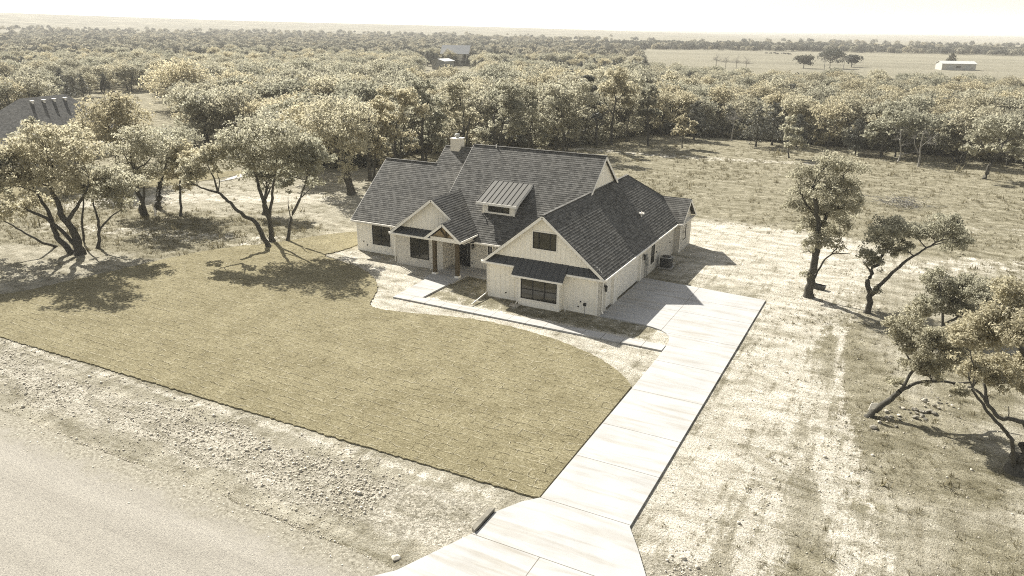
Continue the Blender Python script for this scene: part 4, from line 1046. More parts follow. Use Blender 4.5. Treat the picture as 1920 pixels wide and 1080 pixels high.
px_tree('live_oak', 'wide forked oak with one long limb reaching right, behind the bigger leaning oak', (1625, 586),
        [([(1625, 586), (1632, 556), (1626, 532), (1632, 508), (1655, 482), (1668, 445)], .24, .07), ([(1630, 560), (1650, 535), (1672, 512), (1700, 488), (1728, 470), (1762, 452)], .17, .05), ([(1632, 508), (1618, 490)], .07, .03)],
        [(1665, 440, 28), (1640, 452, 20), (1622, 478, 16), (1690, 428, 22), (1742, 440, 26), (1790, 452, 26), (1768, 426, 22), (1640, 495, 14), (1715, 442, 18), (1672, 470, 16), (1700, 465, 12), (1812, 458, 12), (1640, 545, 8)], 9500, .10, 32, group=GR, tone0=.35, cl_r=.42)
px_tree('live_oak', 'strongly leaning oak whose trunk bends low over a heap of stones', (1628, 780),
        [([(1628, 780), (1640, 768), (1664, 750), (1688, 733)], .21, .13), ([(1688, 733), (1715, 718), (1755, 714), (1800, 720), (1835, 715)], .1, .05), ([(1688, 733), (1715, 690), (1745, 660), (1770, 640)], .09, .04), ([(1715, 690), (1700, 665), (1688, 640)], .06, .03)],
        [(1700, 622, 34), (1735, 650, 32), (1720, 685, 26), (1690, 648, 20), (1762, 690, 28), (1680, 718, 14), (1765, 640, 30), (1672, 610, 14), (1800, 668, 28), (1800, 735, 14), (1715, 590, 22), (1745, 705, 16)], 10500, .085, 33, group=GR, tone0=.4, cl_r=.45)
px_tree('live_oak', 'pale-stemmed oak with several thin upright limbs at the right', (1748, 652),
        [([(1748, 652), (1762, 625), (1768, 610), (1766, 580), (1762, 560)], .12, .05), ([(1768, 610), (1795, 595), (1825, 578), (1850, 560)], .1, .04)],
        [(1770, 550, 32), (1815, 545, 32), (1745, 575, 22), (1850, 560, 30), (1790, 582, 26), (1760, 525, 22), (1830, 590, 26)], 9000, .1, 34, group=GR, tone0=.4, cl_r=.45)
px_tree('live_oak', 'nearest oak with long sinuous bare limbs at the right edge', (1903, 884),
        [([(1903, 884), (1915, 850), (1932, 825)], .38, .28), ([(1903, 880), (1900, 830), (1882, 805), (1858, 778), (1838, 752), (1822, 730)], .1, .05), ([(1932, 825), (1925, 795), (1902, 785), (1872, 785), (1852, 760), (1838, 735), (1815, 725)], .13, .05), ([(1852, 760), (1845, 720), (1850, 680)], .08, .04), ([(1932, 825), (1950, 760), (1945, 690), (1930, 620)], .25, .1), ([(1945, 690), (1900, 640), (1870, 600)], .14, .05), ([(1892, 786), (1891, 762)], .03, .015)],
        [(1885, 620, 44), (1840, 640, 40), (1915, 560, 40), (1915, 690, 38), (1860, 690, 34), (1800, 640, 34), (1880, 560, 36), (1940, 630, 48), (1840, 600, 30), (1815, 700, 22), (1880, 720, 24), (1950, 560, 40), (1930, 740, 24), (1838, 712, 18)], 17000, .08, 35, group=GR, tone0=.4, cl_r=.45)

GMs = 'trees along the far side of the meadow'
px_tree('young_oak', 'lone young tree on a thin stem in front of the dark forest edge', (1480, 296),
        [([(1480, 296), (1477, 280), (1484, 262), (1480, 230)], .14, .05)], [(1486, 262, 14), (1475, 245, 12), (1498, 268, 13), (1482, 225, 9), (1492, 248, 12), (1508, 276, 8), (1480, 275, 10)], 2600, .24, 41, group=GMs, tone0=.85, cl_r=.42)
px_tree('live_oak', 'pale wide oak leaning right over the meadow at the right edge', (1845, 335),
        [([(1845, 335), (1855, 312), (1868, 292), (1880, 270)], .3, .14), ([(1868, 292), (1845, 275), (1830, 262)], .14, .06)],
        [(1838, 262, 26), (1872, 250, 32), (1912, 262, 32), (1818, 282, 15), (1898, 285, 20), (1850, 238, 24), (1895, 235, 26), (1930, 285, 26), (1860, 282, 14)], 8500, .24, 42, group=GMs, tone0=.7)
px_tree('live_oak', 'broad dome-shaped pale oak at the edge of the forest behind the bare trees', (1653, 294),
        [([(1653, 294), (1652, 278), (1660, 258)], .28, .14), ([(1652, 278), (1690, 262), (1720, 250)], .2, .08)],
        [(1648, 245, 24), (1688, 232, 28), (1725, 236, 24), (1636, 268, 16), (1668, 262, 24), (1712, 258, 22), (1670, 222, 18), (1630, 255, 12), (1740, 255, 14)], 8000, .25, 43, group=GMs, tone0=.75)
px_tree('bare_tree', 'leafless grey leaning tree, left one of two before the dome-shaped oak', (1681, 305),
        [([(1681, 305), (1690, 290), (1688, 270), (1690, 245)], .14, .05), ([(1690, 290), (1715, 285), (1735, 288)], .05, .02)], [(1690, 248, 14), (1705, 268, 14), (1680, 262, 10), (1720, 285, 12)], 0, .2, 44, bark='greybark', group=GMs, bare=True, twig=8)
px_tree('bare_tree', 'leafless grey forked tree, right one of two before the dome-shaped oak', (1722, 313),
        [([(1722, 313), (1725, 290), (1728, 265), (1732, 245)], .15, .05), ([(1725, 290), (1716, 275), (1714, 258)], .08, .04), ([(1727, 275), (1748, 258), (1760, 250)], .06, .03)], [(1732, 250, 14), (1752, 258, 14), (1714, 258, 10), (1745, 270, 14)], 0, .2, 45, bark='greybark', group=GMs, bare=True, twig=8)
px_tree('live_oak', 'multi-stemmed dark bush of a tree in the forest edge between the pale oaks', (1795, 304),
        [([(1795, 304), (1795, 285), (1790, 265)], .3, .12), ([(1795, 304), (1808, 288), (1815, 272)], .2, .08), ([(1793, 304), (1780, 288)], .2, .08)],
        [(1790, 262, 20), (1815, 268, 18), (1770, 272, 18), (1800, 245, 20), (1782, 245, 16)], 4200, .25, 46, group=GMs, tone0=.15)
px_tree('young_oak', 'small round tree standing out in front of the forest right of the tall trunk', (1279, 277),
        [([(1279, 277), (1280, 262), (1281, 245)], .13, .06)], [(1280, 242, 15), (1270, 250, 11), (1293, 248, 12), (1282, 225, 11), (1300, 235, 9)], 2800, .24, 47, group=GMs, tone0=.5)
px_tree('post_oak', 'tall V-forked tree with dark trunk at the corner of the forest', (1146, 271),
        [([(1146, 271), (1146, 240), (1150, 212), (1155, 190)], .28, .14), ([(1148, 214), (1138, 198), (1132, 185)], .16, .07)],
        [(1155, 168, 26), (1135, 172, 20), (1178, 172, 22), (1160, 145, 22), (1175, 195, 14), (1132, 205, 10)], 6000, .24, 48, group=GMs, tone0=.7)
px_tree('post_oak', 'dark ivy-covered upright tree left of the V-forked tree', (1118, 275),
        [([(1118, 275), (1119, 245), (1116, 210), (1110, 180)], .24, .12)], [(1112, 195, 14), (1106, 170, 13), (1120, 220, 10), (1100, 152, 12)], 3000, .24, 49, leafmat='cedarleaf', group=GMs)
px_tree('post_oak', 'straight single-trunk tree between the V-forked tree and the small round tree', (1215, 273),
        [([(1215, 273), (1216, 240), (1214, 205)], .22, .12)], [(1215, 195, 16), (1205, 215, 12), (1226, 215, 13), (1218, 175, 15)], 3500, .24, 50, group=GMs, tone0=.3)

# ---- the front row of the wood, straight behind the roofs
GB = 'tall oaks standing right behind the roofs'
for k, (u, v, top, wd, lab) in enumerate(((694, 338, 168, 44, 'tall oak whose dark double trunk shows just left of the left roof end'), (742, 318, 150, 46, 'tall oak behind the ridge of the low left roof'),
        (792, 306, 142, 46, 'tall oak with one straight dark trunk left of the chimney'), (866, 300, 140, 50, 'tall oak directly behind the chimney'),
        (930, 296, 146, 46, 'tall oak behind the left half of the highest ridge'), (992, 292, 150, 48, 'tall oak behind the middle of the highest ridge'), (1056, 290, 148, 50, 'bushy oak at the wood corner behind the right end of the highest ridge'))):
    r_ = np.random.default_rng(800 + k); hh_ = v - top
    bl_ = [(u + r_.normal(0, wd * .5), top + hh_ * q + r_.normal(0, 5), wd * r_.uniform(.34, .5)) for q in (.16, .2, .28, .34, .38, .46, .5, .58, .66)]
    bl_ += [(u + s_ * wd * r_.uniform(.4, .9), top + hh_ * r_.uniform(.6, .9), wd * .3) for s_ in (-1, 1, -1, 1)]
    px_tree('post_oak', lab, (u, v), [([(u, v), (u + r_.normal(0, 4), v - hh_ * .3), (u + r_.normal(0, 7), v - hh_ * .55), (u + r_.normal(0, 10), v - hh_ * .75)], .26, .1), ([(u + 7, v - 2, 0), (u + 9, v - hh_ * .3), (u + 16, v - hh_ * .5)], .16, .07)], bl_, 10500, .19, 820 + k, group=GB, tone0=.72, twig=6)
# ---- the forest: kinds shared by many trees
def auto_oak(seed, h, wd, n_leaf, leaf, nb=9, tone0=.5, low=3):
    r = np.random.default_rng(seed); st = [([(0, 0, -.2), r.normal(0, .2, 3) * [1, 1, 0] + [0, 0, h * .22], r.normal(0, .3, 3) * [1, 1, 0] + [0, 0, h * .45]], .24, .13)]
    for k in range(3):
        an = r.uniform(0, 6.28); st.append(([(0, 0, h * .3), (math.cos(an) * wd * .2, math.sin(an) * wd * .2, h * .5), (math.cos(an) * wd * .32, math.sin(an) * wd * .32, h * .7)], .13, .05))
    bl = []
    for k in range(nb):
        an = k * 2.4 + r.uniform(-.4, .4); q = math.sqrt((k + .3) / nb) * wd * .36
        bl.append((math.cos(an) * q, math.sin(an) * q, h * (r.uniform(.72, .82) - .32 * (q / (wd * .5)) ** 2), wd * r.uniform(.17, .26)))
    for k in range(low):
        an = k * 2.4 + r.uniform(-.5, .5); q = wd * r.uniform(.2, .36); bl.append((math.cos(an) * q, math.sin(an) * q, h * r.uniform(.2 if low > 4 else .34, .5), wd * r.uniform(.12, .17)))
    return grow(st, bl, n_leaf, leaf, seed, 5, tone0=tone0)
def auto_cedar(seed, h, wd, n_leaf, leaf):
    r = np.random.default_rng(seed); st = [([(0, 0, -.2), (0, 0, h * .4), (.1, 0, h * .9)], .2, .04)]; bl = []
    for k in range(13):
        t = (k + .5) / 13; q = wd * .5 * (1 - t) ** .75 * .62; an = k * 2.4
        bl.append((math.cos(an) * q, math.sin(an) * q, h * (.14 + .8 * t), wd * (.12 + .15 * (1 - t))))
    return grow(st, bl, n_leaf, leaf, seed, 2, tone0=.4)
KINDS = []
def kind(nm, leafmat, data, bark='bark'):
    (wv, wf), cr = data
    KINDS.append((nm, np_mesh(nm + '_trunk', wv, wf, MT[bark], True), None if cr is None else np_mesh(nm + '_crown', cr[0], cr[1], MT[leafmat], False, cr[2])))
for k in range(6): kind('post_oak', 'oakleaf', auto_oak(100 + k, 9.2 + (k % 3) * .6, 8.0 + (k % 2), 4300, .24, tone0=[.62, .5, .72, .45, .6, .3][k], low=[9, 3, 8, 10, 3, 9][k]))
for k in range(3): kind('cedar', 'cedarleaf', auto_cedar(200 + k, 7.6 + k * .5, 5.4 + .4 * k, 3600, .2))
kind('bare_tree', 'oakleaf', grow([([(0, 0, -.2), (.2, 0, 2), (.1, .2, 5)], .16, .06)], [(0, 0, 5.5, 1.6), (1, .5, 4.6, 1.5), (-1, .4, 4.5, 1.5), (.2, -1, 4.2, 1.4)], 0, .2, 300, 9, True), 'greybark')
fr_px = np.array([-400, 0, 120, 250, 330, 400, 480, 580, 640, 700, 765, 900, 1085, 1190, 1290, 1420, 1500, 1660, 1800, 1920, 2100])
fr_d = np.array([190, 190, 190, 260, 262, 140, 128, 115, 112, 110, 122, 128, 133, 146, 146, 143, 142, 140, 138, 139, 140])
bk_d = np.array([500, 500, 500, 500, 500, 500, 500, 480, 470, 460, 455, 440, 400, 340, 285, 285, 292, 300, 292, 285, 280])
def px_of(a): return 960 + F_PX * np.tan(a) * 0.945
cand = []
gr_ = np.random.default_rng(77)
S = 6.1
for ix in range(-100, 42):
    for iy in range(-6, 100):
        x = ix * S + gr_.uniform(-2.3, 2.3); y = iy * S + gr_.uniform(-2.3, 2.3)
        a, d = polar(x, y)
        if abs(a) > .72: continue
        p = float(px_of(a)); f0 = np.interp(p, fr_px, fr_d); b0 = np.interp(p, fr_px, bk_d)
        if d < f0 or d > b0: continue
        if 796 < p < 890 and 224 < d < 408: continue
        if p > 1000 and 205 < d < 222: continue
        if p < 580 and 190 < d < 300 and (math.sin(x * .045 + 1) * math.sin(y * .06) > .80): continue
        cand.append((d, x, y, p, f0))
cand.sort()
GRP = {'b': 'trees of the dense wood behind the house', 'r': 'trees of the wood beyond the meadow', 'l': 'trees of the wood on the left'}
LAB = {('post_oak', 'b'): 'pale oak in the dense wood straight behind the house', ('cedar', 'b'): 'dark cedar among the pale oaks straight behind the house', ('bare_tree', 'b'): 'bare grey tree among the oaks behind the house',
       ('post_oak', 'r'): 'olive oak in the wide wood beyond the meadow on the right', ('cedar', 'r'): 'dark cedar in the wood edge beyond the meadow on the right', ('bare_tree', 'r'): 'bare grey tree in the wood beyond the meadow on the right',
       ('post_oak', 'l'): 'hazy oak in the far wood beyond the clearing on the left', ('cedar', 'l'): 'dark cedar in the far wood beyond the clearing on the left', ('bare_tree', 'l'): 'bare grey tree in the far wood on the left'}
rest = []
for i, (d, x, y, p, f0) in enumerate(cand):
    u = gr_.random(); edge_ = d < f0 + 9
    if p > 1230: pc = .62 if (edge_ and p < 1640) else (.34 if edge_ else .15)
    elif d > 405: pc = .82
    elif d > 225: pc = .85 if math.sin(x * .031 + 2 * math.sin(y * .017)) * math.sin(y * .037 + 1.5 * math.sin(x * .013)) > .08 else .12
    else: pc = .07
    ki = int(gr_.integers(6, 9)) if u < pc else (9 if u > .985 else (int(gr_.choice([0, 2, 3, 5])) if (p < 1110 and gr_.random() < .8) else int(gr_.integers(0, 6))))
    s = gr_.uniform(.78, 1.12) * (.86 if d > 225 else 1.0) * (.93 if p > 1230 else 1.0)
    if ki < 6 and d < 225 and 560 < p < 1230: s *= 1.08
    if 795 < p < 890 and d < 300: s *= .84
    if i < 285:
        z = 'b' if 400 < p <= 1180 else ('r' if p > 1180 else 'l')
        nm, tm, cm = KINDS[ki]
        t = thing(nm, LAB[(nm, z)], 'tree', (x, y, 0), gr_.uniform(0, 6.28), GRP[z]); t.scale = (s, s, s * gr_.uniform(.9, 1.1))
        o = bpy.data.objects.new('trunk', tm); COL.objects.link(o); o.parent = t
        if cm is not None: o = bpy.data.objects.new('crown', cm); COL.objects.link(o); o.parent = t
    else: rest.append((x, y, 0, s, ki, gr_.uniform(0, 6.28)))
print('forest: individuals', min(285, len(cand)), 'rest', len(rest))

# ---- woods too far to count: one object each, scattered with geometry nodes
def scatter(name, pts, meshes, kind_='stuff'):
    """pts: (x,y,z,scale,index,rot)"""
    col = bpy.data.collections.new(name + '_kinds')
    for k, ms in enumerate(meshes):
        o = bpy.data.objects.new('%s_%02d' % (name, k), ms); col.objects.link(o)
    A = np.array(pts, float)
    me = bpy.data.meshes.new(name); me.vertices.add(len(A)); me.vertices.foreach_set('co', A[:, :3].astype(np.float32).ravel())
    for nm, j, ty in (('sc', 3, 'FLOAT'), ('idx', 4, 'INT'), ('rot', 5, 'FLOAT')):
        a = me.attributes.new(nm, ty, 'POINT'); a.data.foreach_set('value', A[:, j].astype(np.int32 if ty == 'INT' else np.float32))
    me.update()
    ob = bpy.data.objects.new(name, me); COL.objects.link(ob); ob['kind'] = kind_
    g = bpy.data.node_groups.new(name + '_nodes', 'GeometryNodeTree')
    g.interface.new_socket('Geometry', in_out='INPUT', socket_type='NodeSocketGeometry'); g.interface.new_socket('Geometry', in_out='OUTPUT', socket_type='NodeSocketGeometry')
    gi, go = g.nodes.new('NodeGroupInput'), g.nodes.new('NodeGroupOutput')
    ci = g.nodes.new('GeometryNodeCollectionInfo'); ci.inputs['Collection'].default_value = col; ci.inputs['Separate Children'].default_value = True; ci.inputs['Reset Children'].default_value = True
    ip = g.nodes.new('GeometryNodeInstanceOnPoints'); ip.inputs['Pick Instance'].default_value = True
    def attr(nm, ty):
        n = g.nodes.new('GeometryNodeInputNamedAttribute'); n.data_type = ty; n.inputs['Name'].default_value = nm; return n.outputs['Attribute']
    cx = g.nodes.new('ShaderNodeCombineXYZ')
    g.links.new(attr('rot', 'FLOAT'), cx.inputs['Z'])
    g.links.new(gi.outputs[0], ip.inputs['Points']); g.links.new(ci.outputs[0], ip.inputs['Instance'])
    g.links.new(attr('idx', 'INT'), ip.inputs['Instance Index']); g.links.new(cx.outputs[0], ip.inputs['Rotation']); g.links.new(attr('sc', 'FLOAT'), ip.inputs['Scale'])
    g.links.new(ip.outputs[0], go.inputs[0])
    md = ob.modifiers.new('scatter', 'NODES'); md.node_group = g
    return ob
def join_kind(i):
    """one mesh of trunk and crown for scattering"""
    nm, tm, cm = KINDS[i]
    bm_v = []; bm_f = []; mats = []; tones = []; n = 0; mi = []
    for me in (tm, cm):
        if me is None: continue
        v = np.zeros(len(me.vertices) * 3, np.float32); me.vertices.foreach_get('co', v); f = np.zeros(len(me.loops), np.int32); me.loops.foreach_get('vertex_index', f)
        bm_v.append(v.reshape(-1, 3)); bm_f.append(f.reshape(-1, 4) + n); mi.append(np.full(len(f) // 4, len(mats), np.int32)); mats.append(me.materials[0])
        tn = np.full(len(me.vertices), .5, np.float32)
        if 'tone' in me.attributes: me.attributes['tone'].data.foreach_get('value', tn)
        tones.append(tn); n += len(me.vertices)
    out = np_mesh(nm + '_whole', np.concatenate(bm_v), np.concatenate(bm_f), mats[0], False, np.concatenate(tones))
    for q in mats[1:]: out.materials.append(q)
    out.polygons.foreach_set('material_index', np.concatenate(mi)); out.update()
    return out
wood = scatter('distant_woodland', rest, [join_kind(i) for i in range(10)])
# far clumps out to the ridge
def clump(seed, leafmat, n=150):
    r = np.random.default_rng(seed); g = r.normal(0, 1, (n, 3)); g /= np.linalg.norm(g, axis=1, keepdims=True); g *= r.uniform(.5, 1, (n, 1)); g[:, 2] = np.abs(g[:, 2])
    C = g * [3.6, 3.6, 4.0] + [0, 0, 1.2]; Vl, Fl = leaf_quads(C, .62, r, .8)
    return np_mesh('far_tree', Vl, Fl, MT[leafmat], False, np.repeat(np.clip(r.normal(.5, .2, n), 0, 1), 4))
far = []
fr = np.random.default_rng(5)
while len(far) < 8500:
    a = fr.uniform(-.72, .72); d = math.exp(fr.uniform(math.log(430), math.log(1700)))
    x = CAM[0] + d * math.sin(a - YAW); y = CAM[1] + d * math.cos(a - YAW); p = 960 + F_PX * math.tan(a) * .945
    if d < np.interp(p, fr_px, bk_d) + 15: continue
    if p > 1180 and d < 800 + (p - 1180) * .05 and (d < 330 or fr.random() > .012 + .05 * (math.sin(y * .03 + x * .01) > .93)): continue
    if p > 1010 and d < 520: continue
    patch = math.sin(x * .0062 + 1.7 * math.sin(y * .0031)) * math.sin(y * .0085 + 1.2 * math.sin(x * .004))
    dens = .8 if p < 900 else (.30 + .55 * patch)
    if p > 1100 and 800 < d < 1040: dens = 1.0
    elif p > 1100 and 1040 < d < 1150: dens = .05
    if p >= 1100 and 1040 < d < 1600: dens *= .25
    dens *= 1 - .8 * min(1, max(0, (d - 1150) / 500))
    if fr.random() > dens: continue
    z = float(height(np.array([x]), np.array([y]))[0])
    far.append((x, y, z - .3, fr.uniform(.75, 1.35) * (1 + .25 * (d > 2500)), 1 if fr.random() < (.75 if (p > 1050 and 800 < d < 1040) else .35) else 0, fr.uniform(0, 6.28)))
scatter('far_treeline', far, [clump(1, 'farleaf'), clump(2, 'fardark')])

# low scrub under the edge of the wood
def scrub(seed, leafmat, n=260):
    r = np.random.default_rng(seed); c0 = r.normal(0, 1, (9, 3)) * [.8, .8, .25] + [0, 0, .75]; g = r.normal(0, .42, (n, 3)) * [1, 1, .8]
    C = c0[r.integers(0, 9, n)] + g; C[:, 2] = np.maximum(np.abs(C[:, 2]), .05); Vl, Fl = leaf_quads(C, .2, r)
    return np_mesh('scrub', Vl, Fl, MT[leafmat], False, np.repeat(np.clip(r.normal(.55, .2, n), 0, 1), 4))
us = []; ur = np.random.default_rng(61)
while len(us) < 1500:
    p = ur.uniform(560, 1960); f0 = float(np.interp(p, fr_px, fr_d)); d = f0 + 4 + abs(ur.normal(0, 1)) * 17
    a = math.atan((p - 960) / F_PX / .945); x = CAM[0] + d * math.sin(a - YAW); y = CAM[1] + d * math.cos(a - YAW)
    if p > 1120 and d < f0 + 9: continue
    us.append((x, y, -.05, ur.uniform(.7, 1.7), int(ur.random() < (.2 if p < 1150 else .5)), ur.uniform(0, 6.28)))
scatter('undergrowth', us, [scrub(71, 'oakleaf'), scrub(72, 'cedarleaf')])

# ---- grass tufts, stones
def blades(pts, hts, nb, r):
    n = len(pts); P = np.repeat(pts, nb, 0); H = np.repeat(hts, nb); an = r.uniform(0, 6.28, n * nb); ln = r.uniform(.1, .75, n * nb)
    base = P + np.stack([r.normal(0, 1, n * nb), r.normal(0, 1, n * nb), np.zeros(n * nb)], 1) * (H * .45)[:, None]
    d = np.stack([np.cos(an), np.sin(an), np.zeros(n * nb)], 1); s = np.stack([-np.sin(an), np.cos(an), np.zeros(n * nb)], 1)
    wd = (H * r.uniform(.05, .11, n * nb))[:, None]; tip = base + d * (H * ln)[:, None] + np.array([0, 0, 1]) * (H * r.uniform(.6, 1.15, n * nb))[:, None]
    V = np.stack([base - s * wd, base + s * wd, tip], 1).reshape(-1, 3)
    return V, np.arange(len(V)).reshape(-1, 3)
gr2 = np.random.default_rng(9)
def zone_at(x, y, arr):
    i = np.clip(np.searchsorted(gx, x) - 1, 0, nx - 1); j = np.clip(np.searchsorted(gy, y) - 1, 0, ny - 1); return arr[j, i]
house_keep = lambda x, y: ~(((x > -26.8) & (x < .9) & (y > -.9) & (y < 23.5)) | ((x > -.3) & (x < 10.3) & (y > -31) & (y < 10)) | ((x > 4) & (x < 12) & (y < -22)) | ((x > -16) & (x < 6) & (y > -4.3) & (y < -3)))
def sample(n, x0, x1, y0, y1, arr, power=1.0, lawn_free=True):
    x = gr2.uniform(x0, x1, n); y = gr2.uniform(y0, y1, n); k = gr2.random(n) < zone_at(x, y, arr) ** power
    k &= house_keep(x, y)
    if lawn_free: k &= ~inpoly(x, y, LAWN)
    return x[k], y[k]
x, y = sample(26000, -45, 62, 24, 92, gra, 1.4)
pm = .5 + .5 * wave(x, y, 3.0, 21); k = gr2.random(len(x)) < np.clip(pm * 1.3 - .2, .08, 1); x, y = x[k], y[k]
x2, y2 = sample(9000, -72, -28, -16, 24, gra, 1.2); x3, y3 = sample(20000, 10.6, 36, -27, 26, gra * .7 + .16, 1.0)
k = gr2.random(len(x3)) < np.clip((.5 + .5 * wave(x3, y3, 1.5, 31)) * 1.7 - .45, .03, 1); x3, y3 = x3[k], y3[k]
x = np.concatenate([x, x2, x3]); y = np.concatenate([y, y2, y3])
hh = gr2.lognormal(-1.75, .45, len(x)); hh = np.where(np.arange(len(x)) >= len(x) - len(x3), hh * .55, hh)
Vb, Fb = blades(np.stack([x, y, np.full(len(x), -.02)], 1), hh, 12, gr2)
gt = bpy.data.objects.new('dry_grass', np_mesh('dry_grass', Vb, Fb, MT['drygrass'], False, np.repeat(np.clip(gr2.normal(.45, .25, len(Fb)), 0, 1), 3))); COL.objects.link(gt); tag(gt, kind='stuff')
def stones(x, y, s, r):
    n = len(x); c = np.array([[-1, -1, -1], [1, -1, -1], [1, 1, -1], [-1, 1, -1], [-1, -1, 1], [1, -1, 1], [1, 1, 1], [-1, 1, 1]], float) * .5
    V = c[None] * r.uniform(.55, 1.25, (n, 8, 3)); V[:, 4:, :2] *= r.uniform(.45, .85, (n, 4, 1))
    an = r.uniform(0, 6.28, n); ca_, sa = np.cos(an)[:, None], np.sin(an)[:, None]
    X = V[..., 0] * ca_ - V[..., 1] * sa; Y = V[..., 0] * sa + V[..., 1] * ca_
    Q = np.stack([X * s[:, None] + x[:, None], Y * s[:, None] * r.uniform(.6, 1, (n, 1)) + y[:, None], (V[..., 2] * .75 + .2) * s[:, None] * .8 - .015], -1)
    f = np.array([[3, 2, 1, 0], [4, 5, 6, 7], [0, 1, 5, 4], [1, 2, 6, 5], [2, 3, 7, 6], [3, 0, 4, 7]])
    return Q.reshape(-1, 3), (f[None] + 8 * np.arange(n)[:, None, None]).reshape(-1, 4)
x, y = sample(90000, -42, 22, -29.3, -5, rub, 1.6); s = np.clip(gr2.lognormal(-3.1, .58, len(x)), .02, .24)
x2, y2 = sample(11000, 10.3, 32, -29, 16, np.full_like(rub, .4)); s2 = np.clip(gr2.lognormal(-3.4, .5, len(x2)), .02, .2)
x3, y3 = sample(9000, -42, 5, -29.6, -23, np.full_like(rub, .6)); s3 = np.clip(gr2.lognormal(-3.2, .5, len(x3)), .02, .2)
xe = gr2.uniform(-40, 3, 7000); ye = -29.5 - np.maximum(0, xe + 3) * .06 + -np.abs(gr2.normal(0, .8, 7000)) + .5; x3 = np.concatenate([x3, xe]); y3 = np.concatenate([y3, ye]); s3 = np.concatenate([s3, np.clip(gr2.lognormal(-3.3, .45, 7000), .02, .12)])
Vs, Fs = stones(np.concatenate([x, x2, x3]), np.concatenate([y, y2, y3]), np.concatenate([s, s2, s3]), gr2)
so = bpy.data.objects.new('loose_stones', np_mesh('loose_stones', Vs, Fs, MT['rock'])); COL.objects.link(so); tag(so, kind='stuff')
# heap of stones below the leaning oak, as countable rocks
def rock(name, label, loc, s, seed, group=None, mat='rock', flat=.6):
    r = np.random.default_rng(seed)
    import bmesh
    bm = bmesh.new(); bmesh.ops.create_icosphere(bm, subdivisions=2, radius=s)
    ax = r.uniform(.65, 1.2, 3); ax[2] *= flat; pl = r.normal(0, 1, (7, 3)); pl /= np.linalg.norm(pl, axis=1, keepdims=True); pd = r.uniform(.55, .85, 7) * s
    for v in bm.verts:
        c = np.array(v.co)
        for q, dd in zip(pl, pd):
            e = c @ q
            if e > dd: c = c - q * (e - dd)
        v.co = Vector(c * ax)
    me = bpy.data.meshes.new(name); bm.to_mesh(me); bm.free(); me.materials.append(MT[mat])
    o = bpy.data.objects.new(name, me); COL.objects.link(o); o.location = (loc[0], loc[1], loc[2] if len(loc) > 2 else s * .25); o.rotation_euler = (r.uniform(-.3, .3), r.uniform(-.3, .3), r.uniform(0, 6.28))
    return tag(o, label, 'rock', group)
rr = np.random.default_rng(55)
for k in range(44):
    t = rr.random(); u = 1650 + 130 * t + rr.normal(0, 8); v = 783 - 22 * t + rr.normal(0, 9)
    g0 = ground_at(u, v); rock('rock', 'field stone in the low heap under the leaning oak', (g0[0], g0[1], rr.uniform(.0, .08)), rr.uniform(.07, .19), 600 + k, 'stones heaped under the leaning oak', 'rockdark' if k % 3 else 'rock')
g0 = ground_at(742, 1047); rock('rock', 'flat grey slab of rock lying beside the driveway mouth', (g0[0], g0[1], .02), .28, 700, flat=.25)
g0 = ground_at(1662, 795); rock('rock', 'single grey stone in front of the leaning oak trunk', (g0[0] - .6, g0[1] - .8, .06), .2, 701, mat='rockdark')
# brush pile in the meadow
bp_ = ground_at(1688, 384); T = Tubes(); rb = np.random.default_rng(8)
for k in range(130):
    p = rb.normal(0, 1, 3) * [1.3, .9, .25] + [0, 0, .35]; d = rb.normal(0, 1, 3) * [1, 1, .45]; d /= np.linalg.norm(d); l = rb.uniform(.8, 2.2)
    p[2] = max(p[2], .08); q = p + d * l; q[2] = min(max(q[2], .05), 1.7); T.add(curve(p, q, rb, 4, 0, .1), np.linspace(.035, .008, 4), 4)
bo = bpy.data.objects.new('brush_pile', np_mesh('brush_pile', *T.get(), MT['greybark'])); COL.objects.link(bo); bo.location = tuple(bp_); tag(bo, 'grey heap of cut brush lying in the dry meadow', 'brush pile')
# sign board on the leaning trunk and the low dark box-shaped object behind the tall oak
g0 = ground_at(1628, 780); dp = (g0 - CAM) @ cam_h
p0 = at_depth(1637, 762, dp - .25)
mb = MB(); sd = np.array([math.cos(YAW), math.sin(YAW), 0]); up_ = np.array([.25, .1, .95]); c = p0
mb.prism([c - sd * .17 - up_ * .22, c + sd * .17 - up_ * .18, c + sd * .17 + up_ * .22, c - sd * .17 + up_ * .2], cam_h * .02)
tag(mb.build('placard', MT['trim']), 'small white board fixed to the leaning oak trunk', 'placard')
g0 = ground_at(1534, 541)
mb = MB(); b0 = [(-.75, -.3), (.75, -.3), (.85, 0), (.75, .3), (-.75, .3), (-.85, 0)]
mb.prism([(x * .88, y_ * .85, 0) for x, y_ in b0], (0, 0, .04)); i0 = len(mb.v)
n_ = len(b0)
for sc1, z1 in ((.88, .04), (1.0, .48), (1.05, .5), (.92, .5), (.82, .1)): mb.v += [(x * sc1, y_ * sc1, z1) for x, y_ in b0]
for k in range(4):
    for q in range(n_): mb.f.append((i0 + k * n_ + q, i0 + k * n_ + (q + 1) % n_, i0 + (k + 1) * n_ + (q + 1) % n_, i0 + (k + 1) * n_ + q))
mb.f.append(tuple(i0 + 4 * n_ + q for q in range(n_)))
tb = mb.build('dark_box', MT['darkmetal']); tb.scale = (.72, .72, .7); tb.location = (g0[0], g0[1], 0); tb.rotation_euler = (0, 0, -.3); tag(tb, 'low dark box-shaped object on the ground behind the tall oak trunk', 'trough')

